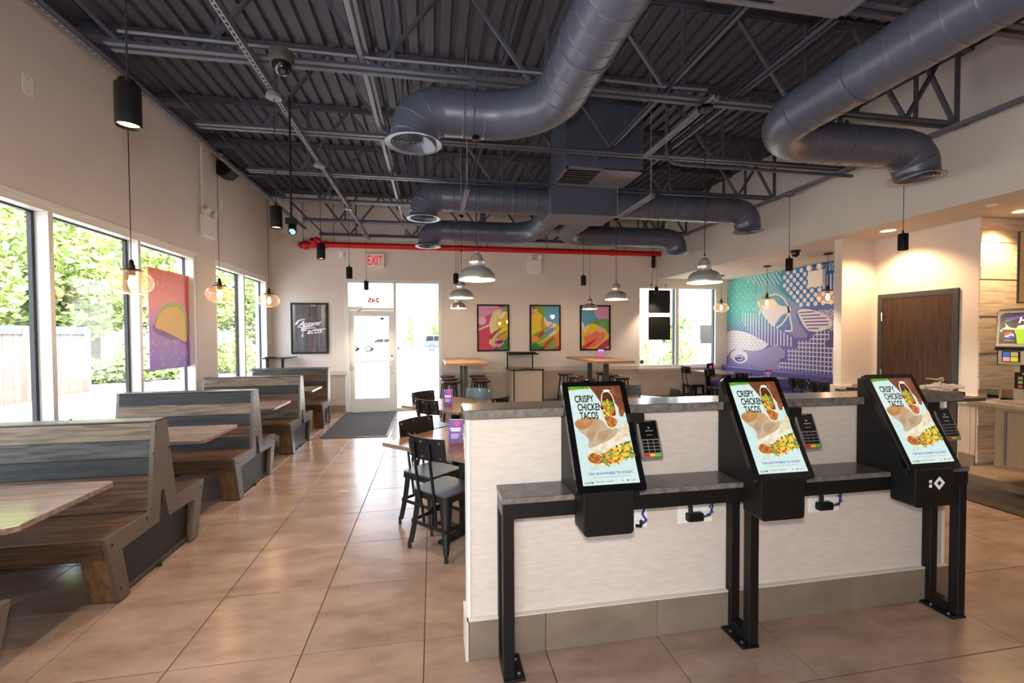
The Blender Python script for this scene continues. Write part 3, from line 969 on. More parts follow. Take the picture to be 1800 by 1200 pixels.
# ================================================================= lamps
def spot(x, y, zc, ztop, label, first=None):
    """black cylinder spot on a cord; zc is the middle of the cylinder"""
    if first is None:
        t = thing('spot_pendant', label, 'spot lamp', (x, y, zc), 0, 'black cylinder spot lamps')
        b = MB(); b.lathe([(0.036, -0.075), (0.044, -0.086), (0.0465, -0.088), (0.0465, 0.082), (0.044, 0.086), (0.0, 0.087)], n=24); b.build('lamp_cylinder', MAT['black'], t, smooth=True)
        b = MB(); b.cyl((0, 0, 0.085), (0, 0, 0.125), 0.012, 0.007, n=10); b.build('cord_grip', MAT['blackcord'], t, smooth=True)
        b = MB(); b.cyl((0, 0, -0.0765), (0, 0, -0.0735), 0.037, n=24); b.build('lamp_lens', MAT['led'], t)
        b = MB(); b.cyl((0, 0, 0.12), (0, 0, ztop-zc), 0.0035, n=6); b.build('cord', MAT['blackcord'], t)
        b = MB(); b.cyl((0, 0, ztop-zc-0.03), (0, 0, ztop-zc), 0.06, n=24); b.build('ceiling_canopy', MAT['strut'], t, smooth=True)
    else:
        t = copy_thing(first, label, (x, y, zc))
    lamp('SPOT', 'spot_light', (x, y, zc-0.10), 98, (1.0, 0.80, 0.60), 0.03, spot=95, blend=0.7)
    return t
s0 = spot(-1.26, 2.17, 2.56, 3.557, 'black cylinder spot lamp nearest the camera, before the window wall')
for (x, y, l) in ((-1.26, 3.99, 'black cylinder spot lamp whose round canopy hangs beside the dome camera'),
                  (-1.26, 5.50, 'black cylinder spot lamp hanging before the left end of the red pipe'),
                  (-1.26, 7.29, 'black cylinder spot lamp just left of the EXIT sign'),
                  (-1.26, 9.10, 'black cylinder spot lamp over the entrance door transom'),
                  (0.41, 7.80, 'black cylinder spot lamp between the left metal pendants'),
                  (2.70, 7.75, 'black cylinder spot lamp over the third framed print'),
                  (-1.26, 0.30, 'added unseen fill spot lamp over the aisle beside the camera'),  # this and the next five: unseen lamps added to brighten the room
                  (0.41, -0.60, 'added unseen fill spot lamp overhead behind the camera, near the channel over the kiosks'),
                  (2.70, -0.60, 'added unseen fill spot lamp behind the camera toward the drinks counter'),
                  (-1.26, -1.80, 'added unseen fill spot lamp at the street end of the aisle'),
                  (0.41, -2.60, 'added unseen fill spot lamp near the added front window'),
                  (2.70, -2.60, 'added unseen fill spot lamp in the corner behind the camera'),
                  (5.0, 4.02, 'black cylinder spot lamp before the cream wall over the wooden door'),
                  (5.0, 5.58, 'black cylinder spot lamp before the top of the mural'),
                  (5.0, 9.40, 'black cylinder spot lamp before the two black window panels')):
    spot(x, y, 2.56, 3.557, l, s0)

cords = []
def metal_pendant(x, y, zr, ztop, label, first=None):
    if first is None:
        t = thing('metal_pendant', label, 'pendant lamp', (x, y, zr), 0, 'spun aluminium pendant lamps')
        pr = [(0.145, 0.0), (0.147, 0.006), (0.144, 0.020), (0.134, 0.055), (0.115, 0.082), (0.092, 0.096), (0.066, 0.104), (0.062, 0.112), (0.062, 0.124), (0.056, 0.128), (0.056, 0.138), (0.060, 0.142), (0.060, 0.150), (0.053, 0.156), (0.050, 0.172), (0.040, 0.196), (0.026, 0.212), (0.014, 0.218), (0.012, 0.232), (0.0, 0.233)]
        b = MB(); b.lathe(pr, n=40); b.build('lamp_shade', MAT['silver'], t, smooth=True, angle=50)
        b = MB(); b.lathe([(0.143, 0.001), (0.140, 0.020), (0.130, 0.053), (0.112, 0.079), (0.090, 0.092), (0.055, 0.100), (0.0, 0.101)], n=32); b.build('reflector', MAT['warmin'], t, smooth=True)
        b = MB(); b.lathe([(0.0, 0.012), (0.022, 0.018), (0.032, 0.04), (0.026, 0.07), (0.014, 0.10)], n=16); b.build('bulb', MAT['bulb'], t, smooth=True)
        b = MB(); b.cyl((0, 0, 0.225), (0, 0, 0.255), 0.010, 0.006, n=10); b.build('cord_grip', MAT['blackcord'], t)
    else:
        t = copy_thing(first, label, (x, y, zr))
    b = MB(); b.cyl((0, 0, 0.25), (0, 0, ztop-zr), 0.0035, n=6); cords.append((t, b, ztop-zr))
    lamp('POINT', 'pendant_light', (x, y, zr-0.03), 16, (1.0, 0.78, 0.52), 0.05)
    return t
p0 = metal_pendant(0.355, 3.58, 2.02, 3.158, 'spun aluminium pendant nearest on the left, in front of the front duct')
for (x, y, l) in ((2.36, 3.58, 'spun aluminium pendant nearest on the right, over the second kiosk'),
                  (0.352, 5.46, 'spun aluminium pendant second in the left row, over the second table'),
                  (2.345, 5.46, 'spun aluminium pendant second in the right row'),
                  (0.48, 8.3, 'spun aluminium pendant farthest in the left row, beside the entrance'),
                  (3.02, 8.3, 'spun aluminium pendant before the top of the third framed print')):
    metal_pendant(x, y, 2.03 if y < 8 else 2.075, 3.557 if y < 5 or y > 8 else (3.03 if x < 1 else 3.07), l, p0)
for (t, b, h) in cords:
    b.build('cord', MAT['blackcord'], t)
    b = MB(); b.cyl((0, 0, h-0.03), (0, 0, h), 0.062 if h > 1.4 else 0.03, n=24); b.build('ceiling_canopy', MAT['blackgloss'], t, smooth=True)

def globe_pendant(x, y, zc, ztop, label, first=None):
    if first is None:
        t = thing('globe_pendant', label, 'globe lamp', (x, y, zc), 0, 'clear glass globe lamps')
        pr = [(0.034, 0.10), (0.075, 0.094), (0.118, 0.070), (0.146, 0.030), (0.152, 0.0), (0.146, -0.035), (0.122, -0.070), (0.080, -0.092), (0.035, -0.098), (0.0, -0.099)]
        b = MB(); b.lathe(smooth_poly(pr, 3, False), n=40); b.build('glass_globe', MAT['globe'], t, smooth=True)
        b = MB(); b.lathe([(0.0, -0.055), (0.014, -0.05), (0.024, -0.03), (0.027, -0.005), (0.020, 0.03), (0.013, 0.06)], n=16); b.build('bulb', MAT['bulb'], t, smooth=True)
        b = MB(); b.lathe([(0.0, 0.112), (0.072, 0.110), (0.074, 0.103), (0.0, 0.100)], n=28); b.build('globe_lid', MAT['bronze'], t, smooth=True)
        b = MB(); b.lathe([(0.014, 0.055), (0.026, 0.060), (0.026, 0.145), (0.020, 0.150), (0.016, 0.180), (0.008, 0.192), (0.0, 0.193)], n=18); b.build('lamp_socket', MAT['bronze'], t, smooth=True)
        b = MB(); b.cyl((0, 0, 0.14), (-0.045, 0, 0.14), 0.006, n=8); b.build('socket_key', MAT['bronze'], t)
        b = MB(); b.cyl((0, 0, 0.19), (0, 0, ztop-zc), 0.0035, n=6); b.build('cord', MAT['bronze'], t)
        b = MB(); b.cyl((0, 0, ztop-zc-0.022), (0, 0, ztop-zc), 0.062, n=24); b.build('ceiling_canopy', MAT['bronze'], t, smooth=True)
    else:
        t = copy_thing(first, label, (x, y, zc))
    lamp('POINT', 'globe_light', (x, y, zc-0.075), 5, (1.0, 0.70, 0.42), 0.012)
    return t
g0 = globe_pendant(-2.49, 4.28, 2.04, 3.72, 'clear glass globe lamp with a glowing bulb, nearest over the booths')
globe_pendant(-2.49, 5.86, 2.08, 3.72, 'clear glass globe lamp over the middle booth, before the narrow window', g0)
globe_pendant(-2.49, 7.50, 2.135, 3.72, 'clear glass globe lamp over the farthest booth, near the back corner', g0)
ga = globe_pendant(6.24, 8.85, 2.16, ZS, 'clear glass globe lamp before the far edge of the mural, by the window')
for (y, l) in ((7.49, 'clear glass globe lamp before the middle of the mural'), (6.17, 'clear glass globe lamp at the near end of the mural beside the stub wall')):
    globe_pendant(6.24, y, 2.16, ZS, l, ga)

def downlight(x, y, label, on=True):
    t = thing('recessed_downlight', label, 'downlight', (x, y, ZS), 0, 'recessed lights in the low ceiling')
    b = MB(); b.lathe([(0.072, 0.0), (0.078, -0.005), (0.092, -0.005), (0.094, 0.0)], n=32); b.build('trim_ring', MAT['white'], t, smooth=True)
    b = MB(); b.cyl((0, 0, -0.003), (0, 0, 0.0), 0.074, n=32); b.build('lamp_lens', MAT['led'] if on else MAT['white'], t)
    if on:
        lamp('SPOT', 'downlight_light', (x, y, ZS-0.02), 140, (1.0, 0.64, 0.33), 0.06, spot=130, blend=0.6)
downlight(5.62, 4.70, 'lit recessed light in the low ceiling above the wooden door')
downlight(6.14, 3.72, 'lit recessed light above the drinks machine')
downlight(5.62, 1.9, 'lit recessed light above the walkway before the drinks counter')
downlight(6.2, 1.9, 'lit recessed light over the near end of the drinks counter')
for (x, y, l) in ((5.55, 3.60, 'flush white sprinkler cover plate in the low ceiling'), (5.62, 7.4, 'small white cover plate in the alcove ceiling')):
    b = MB(); b.cyl((x, y, ZS-0.006), (x, y, ZS), 0.045, n=24); tag(b.build('cover_plate', MAT['white'], smooth=True), l, 'cover plate')

# dome cameras, projector boxes, emergency lights
def dome(x, y, z, label, hang=None):
    t = thing('dome_camera', label, 'camera', (x, y, z))
    b = MB(); b.lathe([(0.0, 0.10), (0.080, 0.10), (0.082, 0.04), (0.075, 0.02), (0.066, 0.02)], n=28); b.build('camera_housing', MAT['tubegrey'], t, smooth=True)
    b = MB(); b.lathe([(0.066, 0.022), (0.060, -0.01), (0.045, -0.038), (0.022, -0.054), (0.0, -0.058)], n=24); b.build('camera_dome', MAT['blackgloss'], t, smooth=True)
    b = MB(); b.cyl((0.015, -0.02, -0.03), (0.02, -0.045, -0.055), 0.018, n=14); b.build('camera_lens', MAT['dark_edging'], t, smooth=True)
    if hang:
        b = MB(); b.tube([(0, 0, 0.1), (0, 0.02, 0.14), (0, 0.10, 0.155), (0, 0.20, 0.16)], 0.012, 8); b.build('mount_stem', MAT['blackcord'], t)
dome(-1.02, 3.40, 3.46, 'grey dome security camera under the joist by a round canopy', 3.60)
t = thing('dome_camera', 'small black dome camera on the alcove ceiling', 'camera', (5.53, 6.05, ZS))
b = MB(); b.cyl((0, 0, -0.02), (0, 0, 0), 0.07, n=24); b.build('camera_mount', MAT['black'], t, smooth=True)
b = MB(); b.lathe([(0.055, -0.02), (0.055, -0.06), (0.040, -0.09), (0.0, -0.105)], n=20); b.build('camera_dome', MAT['blackgloss'], t, smooth=True)
t = thing('wall_speaker', 'black boxy speaker high at the top of the window wall', 'speaker', (-3.05, 7.55, 4.12))
b = MB(); b.prism([(-0.12, 0.10), (0.10, 0.13), (0.12, -0.02), (0.02, -0.12), (-0.12, -0.10)], 'xz', -0.13, 0.13); b.build('speaker_case', MAT['black'], t, bevel=0.012)
b = MB(); b.box(-0.12, 0.0, -0.03, 0.03, 0.05, 0.09); b.build('speaker_bracket', MAT['black'], t)
t = thing('spot_projector', 'black adjustable stage lamp with a pale blue lens above the booths', 'stage lamp', (-1.16, 4.05, 2.50))
b = MB(); b.box(-0.04, 0.045, -0.03, 0.03, 0.02, 0.07); b.build('lamp_driver', MAT['black'], t, bevel=0.005)
b = MB(); b.cyl((0.0, 0.03, 0.01), (0.02, -0.05, -0.05), 0.032, n=18); b.build('lamp_head', MAT['black'], t, smooth=True)
b = MB(); b.cyl((0.02, -0.0505, -0.0503), (0.0201, -0.0525, -0.052), 0.026, n=18); b.build('lamp_lens', M('blue_lens', (150, 200, 230), 0.1, emit=0.7), t)
b = MB(); b.cyl((0.0, 0.0, 0.07), (0.0, 0.0, 1.08), 0.009, n=8); b.build('stem', MAT['black'], t)

def emergency(loc, rz, label, cord=None):
    """white box with two round heads; local -y faces the room"""
    t = thing('emergency_light', label, 'emergency light', loc, rz, 'white twin head emergency lights')
    b = MB(); b.box(-0.16, 0.16, -0.075, 0, -0.16, 0.14); b.build('light_case', MAT['white'], t, bevel=0.01)
    for s in (-1, 1):
        b = MB(); b.tube([(s*0.11, -0.03, 0.19), (s*0.11, -0.06, 0.195), (s*0.11, -0.10, 0.19)], [0.03, 0.05, 0.055], 18)
        h = b.build('lamp_head', MAT['white'], t, smooth=True)
        b = MB(); b.cyl((s*0.11, -0.101, 0.19), (s*0.11, -0.104, 0.19), 0.047, n=18); b.build('lamp_lens', MAT['card'], h)
        b = MB(); b.cyl((s*0.11, -0.03, 0.19), (s*0.11, -0.04, 0.13), 0.012, n=8); b.build('swivel', MAT['white'], h)
    b = MB(); b.cyl((0.13, -0.076, -0.14), (0.13, -0.079, -0.14), 0.007, n=8); b.build('test_button', MAT['dark_edging'], t)
    if cord:
        b = MB(); b.cyl((-0.12, -0.015, 0.14), (-0.12, -0.015, cord), 0.012, n=8); b.build('conduit', MAT['white'], t)
    return t
emergency((XL, 7.07, 3.15), R(90), 'white twin head emergency light on the window wall with a conduit', 1.22)
emergency((2.23, YB, 3.09), 0, 'white twin head emergency light on the back wall above the middle print')
emergency((XR-0.004, 7.12, 2.60), R(-90), 'white twin head emergency light on the blue corner of the mural')

t = thing('exit_sign', 'white EXIT sign with red letters over the entrance', 'exit sign', (-1.155, YB, 3.14))
b = MB(); b.box(-0.185, 0.185, -0.06, 0, -0.14, 0.14); b.build('sign_case', MAT['white'], t, bevel=0.006)
text('EXIT', MAT['redlit'], t, frame_T((-0.15, -0.0615, -0.10), (1, 0, 0), (0, 0, 1)), 0.20, 0.30, bold=0.012, name='sign_letters')
for (loc, sz, ax, l) in (((XL, 4.24, 3.596), (0.05, 0.075), 'x', 'blank white wall plate high on the window wall, nearer one'), ((XL, 7.56, 3.62), (0.05, 0.075), 'x', 'blank white wall plate high on the window wall, farther one'),
                    ((-1.83, YB, 3.255), (0.05, 0.06), 'y', 'small white box on the back wall left of the EXIT sign')):
    b = MB()
    if ax == 'x': b.box(0, 0.008, -sz[0], sz[0], -sz[1], sz[1])
    else: b.box(-sz[0], sz[0], -0.03, 0, -sz[1], sz[1])
    o = b.build('wall_plate', MAT['white'], bevel=0.003); o.location = loc
    tag(o, l, 'wall plate')
    q = MB()
    for s in (-1, 1):
        if ax == 'x': q.cyl((0.008, 0, s*0.05), (0.0095, 0, s*0.05), 0.005, n=8)
    if ax == 'x': q.build('plate_screw', MAT['strut'], o)

# cables and conduits along the joists
def conduit(pts, r, label, m='steel'):
    b = MB(); b.tube(pts, r, 8); tag(b.build('conduit', MAT[m], smooth=True), label, 'conduit')
conduit([(-2.1, 3.53, 3.675), (-0.4, 3.535, 3.665), (0.9, 3.53, 3.675), (1.9, 3.535, 3.668), (2.35, 3.54, 3.68)], 0.011, 'bundled cable lying on the joist above the nearest duct', 'strut')
conduit([(2.62, 4.70, ZD-0.1), (2.62, 4.70, 3.58), (2.68, 4.70, 3.52), (2.76, 4.70, 3.505), (5.08, 4.70, 3.505)], 0.019, 'slate conduit running right below the second joist to the bulkhead')
conduit([(-3.08, 2.0, 4.30), (-3.08, 9.5, 4.30)], 0.012, 'dark conduit along the top of the window wall')
# ================================================================= booths
BX0 = -1.255
SIDE = [(-0.445, 0.012), (-0.35, 0.012), (-0.412, 0.312), (-0.045, 0.325), (-0.012, 0.53), (0.018, 0.53), (0.072, 0.322), (0.412, 0.312), (0.35, 0.012), (0.445, 0.012), (0.562, 0.43), (0.172, 0.425), (0.065, 1.018), (-0.065, 1.018), (-0.132, 0.428), (-0.556, 0.43)]
def booth(y, label, rows, single=False):
    t = thing('booth_bench', label, 'booth bench', (-1.84, y, 0), 0, 'wooden booth benches along the windows')
    if single:
        prof = [(-0.445, 0.012), (-0.35, 0.012), (-0.412, 0.312), (0.0, 0.325), (0.0, 0.012), (0.065, 0.012), (0.065, 1.018), (-0.065, 1.018), (-0.132, 0.428), (-0.556, 0.43)]
    else:
        prof = SIDE
    # trim the slab into a clean polygon extruded along x
    b = MB(); b.prism(prof, 'yz', -0.026, 0.0); b.build('side_panel', [MAT['sidepanel']], t, bevel=0.002, seg=1)
    b = MB(); b.prism(prof, 'yz', BX0, BX0+0.026); b.build('side_panel', [MAT['sidepanel']], t)
    bl = [(-0.50, 0.375), (-0.435, 0.085), (-0.18, 0.40), (-0.135, 0.445), (-0.095, 0.80), (-0.055, 0.97)]
    if not single: bl += [(0.50, 0.375), (0.435, 0.085), (0.18, 0.40), (0.09, 0.80)]
    for (py, pz) in bl:
        q = MB(); q.cyl((0, py, pz), (0.003, py, pz), 0.0085, n=10); q.build('bolt', MAT['bolt'], t)
    for s in ((-1,) if single else (-1, 1)):
        # seat, apron, leg, five back planks
        b = MB(); b.box(BX0+0.026, -0.026, s*0.555, s*0.30, 0.398, 0.432); b.build('seat_plank', MAT['seatwood'], t, bevel=0.003)
        b = MB(); b.box(BX0+0.026, -0.026, s*0.297, s*0.12, 0.398, 0.432); b.build('seat_plank', MAT['seatwood'], t, bevel=0.003)
        b = MB(); b.prism([(s*0.552, 0.396), (s*0.53, 0.30), (s*0.505, 0.30), (s*0.525, 0.396)], 'yz', BX0+0.026, -0.026); b.build('seat_apron', MAT['brownplank'], t)
        b = MB(); b.prism([(s*0.545, 0.396), (s*0.44, 0.012), (s*0.40, 0.012), (s*0.44, 0.33), (s*0.44, 0.396)], 'yz', -0.155, -0.027); b.build('leg_block', MAT['legwood'], t, bevel=0.003)
        n = 5
        for k in range(n):
            z0, z1 = 0.435+k*0.1145, 0.435+(k+1)*0.1145-0.002
            def yy(z): return s*(0.132-(z-0.43)/(1.018-0.43)*0.067)
            b = MB(); b.prism([(yy(z0), z0), (yy(z1), z1), (yy(z1)-s*0.018, z1), (yy(z0)-s*0.018, z0)], 'yz', BX0+0.026, -0.026)
            b.build('back_plank', MAT[rows[n-1-k]], t, bevel=0.0015, seg=1)
    b = MB(); b.box(BX0, 0.0, -0.068, 0.068, 1.010, 1.020); b.build('top_cap', MAT['sidepanel'], t, bevel=0.002, seg=1)
    # perforated kick panel set back between the legs, with feet
    b = MB(); y1 = 0.0 if single else 0.40
    b.prism([(-0.36, 0.03), (y1*0.92, 0.03), (y1 or 0.0, 0.33), (-0.40, 0.33)], 'yz', -0.045, -0.043); b.build('perforated_panel', MAT['perf'], t)
    b = MB(); b.box(-0.048, -0.036, -0.37, y1*0.93, 0.02, 0.04); b.build('panel_rail', MAT['sideedge'], t)
    b = MB(); b.box(-0.30, -0.06, -0.03, 0.03, 0.03, 0.39); b.build('inner_post', MAT['sideedge'], t)
    for py in ((-0.41, 0.04) if single else (-0.41, 0.0, 0.41)):
        q = MB(); q.cyl((-0.03, py, 0.0), (-0.03, py, 0.025), 0.016, n=10); q.build('foot', MAT['bolt'], t)
booth(1.74, 'wooden booth bench at the near left corner of the room, mostly cut off', ['darkplank', 'oak', 'greyplank', 'brownplank', 'darkplank'])
booth(3.43, 'large nearest complete booth bench with oak top plank and perforated side', ['oak', 'greyplank', 'darkplank', 'brownplank', 'brownplank'])
booth(5.11, 'booth bench with dark grey top plank over an oak plank, second from the camera', ['darkplank', 'oak', 'darkplank', 'brownplank', 'darkplank'])
booth(6.79, 'booth bench with oak top plank, third from the camera', ['oak', 'darkplank', 'brownplank', 'brownplank', 'greyplank'])
booth(8.50, 'single sided booth bench facing the room beside the entrance mat', ['greyplank', 'brownplank', 'darkplank', 'brownplank', 'brownplank'], True)

def booth_table(y, label):
    t = thing('booth_table', label, 'booth table', (-1.81, y, 0), 0, 'booth tables between the benches')
    b = MB(); c = 0.035
    b.prism([(-1.34, -0.33), (-c, -0.33), (0, -0.33+c), (0, 0.33-c), (-c, 0.33), (-1.34, 0.33)], 'xy', 0.722, 0.75)
    b.build('tabletop', MAT['tablegrey'], t, bevel=0.002, seg=1)
    b = MB(); b.box(-1.1, -1.04, -0.03, 0.03, 0.02, 0.722); b.build('column', MAT['black'], t)
    b = MB(); b.box(-1.32, -0.80, -0.04, 0.04, 0.0, 0.03); b.box(-1.10, -1.03, -0.26, 0.26, 0, 0.03); b.build('base', MAT['black'], t)
booth_table(2.61, 'booth table nearest the camera, its top shining with window light')
booth_table(4.27, 'booth table behind the nearest complete bench')
booth_table(5.87, 'booth table between the second and third complete benches')
booth_table(7.52, 'booth table in front of the farthest bench')
t = thing('tent_card', 'purple folded card on the second booth table by the window', 'table card', (-3.0, 4.32, 0.75), R(20))
b = MB(); b.prism([(-0.05, 0.0), (-0.047, 0.0), (0.0, 0.135), (0.047, 0.0), (0.05, 0.0), (0.002, 0.145), (-0.002, 0.145)], 'xz', -0.05, 0.05); b.build('card', MAT['purplecard'], t)
t = thing('corner_shelf', 'small dark standing shelf table in the back left corner', 'shelf table', (-2.93, 9.35, 0))
b = MB(); b.prism([(-0.22, -0.28), (0.14, -0.20), (0.235, 0.0), (0.235, 0.30), (-0.22, 0.30)], 'xy', 1.15, 1.175); b.build('shelf_top', MAT['blackgloss'], t, bevel=0.002)
for (x, y) in ((-0.16, -0.2), (0.02, 0.1)):
    b = MB(); b.box(x-0.02, x+0.02, y-0.02, y+0.02, 0.02, 1.15); b.build('leg', MAT['black'], t)
b = MB(); b.box(-0.2, 0.2, -0.24, 0.24, 0, 0.02); b.build('base', MAT['black'], t)
b = MB(); b.box(-0.20, -0.06, -0.2, -0.05, 1.175, 1.19); b.build('tray', MAT['black'], t)
t = thing('wet_floor_sign', 'yellow folded floor sign half hidden under the farthest bench', 'floor sign', (-2.05, 8.27, 0))
b = MB(); b.prism([(-0.14, 0.0), (-0.13, 0.0), (0.0, 0.30), (0.13, 0.0), (0.14, 0.0), (0.008, 0.315), (-0.008, 0.315)], 'yz', -0.07, 0.07); b.build('sign_board', MAT['yellow'], t)

# ================================================================= chairs
def leg_channel(b, u, top, bot, w0, w1, d, zt, zb=0.0, k=6):
    """pressed steel leg on the diagonal u, tapering from top to bottom and kicked outward"""
    ux, uy = u
    tx, ty = -uy, ux
    prof = [(-1, -1.0), (-0.8, -0.25), (-0.35, 0.0), (0.35, 0.0), (0.8, -0.25), (1, -1.0)]
    rows = []
    for i in range(k+1):
        f = i/k
        z = zt+(zb-zt)*f
        rr = top+(bot-top)*(f**1.6)
        w = (w0+(w1-w0)*f)/2
        rows.append([(ux*(rr+d*p[1])+tx*w*p[0], uy*(rr+d*p[1])+ty*w*p[0], z) for p in prof])
    v = [q for r_ in rows for q in r_]
    m = len(prof)
    f = [(i*m+j, i*m+(j+1) % m, (i+1)*m+(j+1) % m, (i+1)*m+j) for i in range(k) for j in range(m)]
    f += [tuple(range(m)), tuple(k*m+j for j in range(m))]
    b.add(v, f)
def rsq(h, r, n=4):
    out = []
    for (cx, cy, a) in ((h-r, h-r, 0), (-h+r, h-r, 90), (-h+r, -h+r, 180), (h-r, -h+r, 270)):
        for i in range(n+1):
            q = R(a+90*i/n); out.append((cx+r*math.cos(q), cy+r*math.sin(q)))
    return out
def chair(label, loc, rz, seat='chairseat', plate='chairblk'):
    """metal cafe chair, front towards local +y"""
    t = thing('cafe_chair', label, 'chair', loc, rz, 'black metal cafe chairs')
    bk = MAT['chairblk']
    b = MB(); b.prism(rsq(0.180, 0.045), 'xy', 0.438, 0.452); b.build('seat', MAT[seat], t, bevel=0.003)
    b = MB(); o, i = rsq(0.182, 0.045), rsq(0.174, 0.042); n = len(o)
    b.add([(p[0], p[1], 0.44) for p in o]+[(p[0]*1.01, p[1]*1.01, 0.398) for p in o]+[(p[0], p[1], 0.398) for p in i]+[(p[0], p[1], 0.44) for p in i],
          [(a*n+q, a*n+(q+1) % n, ((a+1) % 4)*n+(q+1) % n, ((a+1) % 4)*n+q) for a in range(4) for q in range(n)])
    b.build('seat_skirt', bk, t, smooth=True)
    for (sx, sy) in ((1, 1), (-1, 1), (1, -1), (-1, -1)):
        u = (sx/math.sqrt(2), sy/math.sqrt(2))
        b = MB(); leg_channel(b, u, 0.225, 0.283, 0.102, 0.042, 0.040, 0.436, 0.045)
        lg = b.build('leg', bk, t, smooth=True, angle=50)
        q = MB(); q.box(-0.014, 0.014, -0.012, 0.012, 0, 0.055); f = q.build('foot_cap', bk, lg); f.location = (u[0]*0.272, u[1]*0.272, 0); f.rotation_euler = (0, 0, R(45))
    c = 0.225*0.707+0.02
    for (p, q) in (((-c, -c), (c, -c)), ((-c, c), (c, c)), ((-c, -c), (-c, c)), ((c, -c), (c, c))):
        b = MB(); b.bar((p[0], p[1], 0.205), (q[0], q[1], 0.205), 0.010, 0.024); b.build('stretcher', bk, t)
    for s in (-1, 1):
        b = MB(); b.tube([(s*0.078, -0.245, 0.82), (s*0.078, -0.232, 0.70), (s*0.078, -0.205, 0.50), (s*0.076, -0.192, 0.43), (s*0.070, -0.175, 0.33), (s*0.062, -0.165, 0.215)], 0.011, 10)
        b.build('back_post', bk, t, smooth=True)
    b = MB(); W, n = 0.19, 10
    v = []
    for (z, yo) in ((0.697, 0.012), (0.860, -0.008)):
        for th in (0, 0.006):
            for k in range(n+1):
                x = -W+2*W*k/n
                v.append((x, -0.245+yo+0.045*(x/W)**2-th+0.012, z))
    m = n+1
    f = []
    for k in range(n):
        f += [(k, k+1, 2*m+k+1, 2*m+k), (m+k, m+k+1, 3*m+k+1, 3*m+k), (k, k+1, m+k+1, m+k), (2*m+k, 2*m+k+1, 3*m+k+1, 3*m+k)]
    f += [(0, m, 3*m, 2*m), (n, m+n, 3*m+n, 2*m+n)]
    b.add(v, f); pl = b.build('backrest', MAT[plate], t, smooth=True, angle=40)
    for (x, z) in ((-0.155, 0.833), (0, 0.833), (0.155, 0.833), (-0.155, 0.723), (0, 0.723), (0.155, 0.723)):
        yo = 0.012-0.02*(z-0.697)/0.163
        y = -0.245+yo+0.045*(x/W)**2+0.009
        b = MB(); b.cyl((x, y-0.0085, z), (x, y+0.006, z), 0.0075, n=10); b.build('rivet', MAT['nickel'], pl)
    return t
def cafe_table(label, loc, rz, w, top='tablebrown', cols=((0, 0),), h=0.75, l=None):
    t = thing('cafe_table', label, 'table', loc, rz, 'square cafe tables')
    l = l or w
    b = MB(); b.box(-w/2, w/2, -l/2, l/2, h-0.03, h); b.build('tabletop', MAT[top], t, bevel=0.002, seg=1)
    b = MB(); b.box(-w/2-0.001, w/2+0.001, -l/2-0.001, l/2+0.001, h-0.028, h-0.004); b.build('edge_band', MAT['tableedge'], t)
    for (x, y) in cols:
        b = MB(); b.box(x-0.035, x+0.035, y-0.035, y+0.035, 0.02, h-0.04); b.build('column', MAT['black'], t)
        b = MB(); b.box(x-0.28, x+0.28, y-0.035, y+0.035, 0, 0.022); b.box(x-0.035, x+0.035, y-0.28, y+0.28, 0, 0.022); b.build('base', MAT['black'], t)
        b = MB(); b.box(x-0.15, x+0.15, y-0.02, y+0.02, h-0.045, h-0.03); b.build('top_bracket', MAT['black'], t)
    return t
cafe_table('square brown table turned cornerwise beside the half wall, nearest', (0.25, 3.58, 0), R(45), 0.905)
cafe_table('square brown table turned cornerwise, second behind the half wall', (0.27, 5.46, 0), R(45), 0.905)
cafe_table('square table turned cornerwise behind the half wall under the second right pendant', (2.35, 5.46, 0), R(45), 0.905)
def at45(cx, cy, dx, dy, label, ang, **k): return chair(label, (cx+dx, cy+dy, 0), R(ang), **k)
# rz: local +y is the facing direction
at45(0.25, 3.58, -0.16, -0.21, 'black metal chair nearest the camera, at the front left side of the nearest table', -47)
at45(0.25, 3.58, -0.26, 0.24, 'black metal chair at the back left side of the nearest table', -137)
at45(0.27, 5.46, -0.20, -0.21, 'black metal chair at the front left side of the second table', -47)
at45(0.27, 5.46, -0.26, 0.25, 'black metal chair at the back left side of the second table', -137)
at45(0.27, 5.46, 0.23, 0.40, 'blue grey backed metal chair at the far side of the second table', 147, plate='bluegrey', seat='bluegrey')
at45(0.27, 5.46, 0.36, -0.20, 'black metal chair at the right side of the second table, peeking over the half wall', 50)
at45(2.35, 5.46, 0.30, 0.26, 'dark grey backed metal chair at the far side of the table behind the kiosks', 165, plate='chairblk', seat='bluegrey')
at45(2.35, 5.46, 0.55, -0.12, 'black metal chair beside the dark grey backed one, only a corner showing', 80)

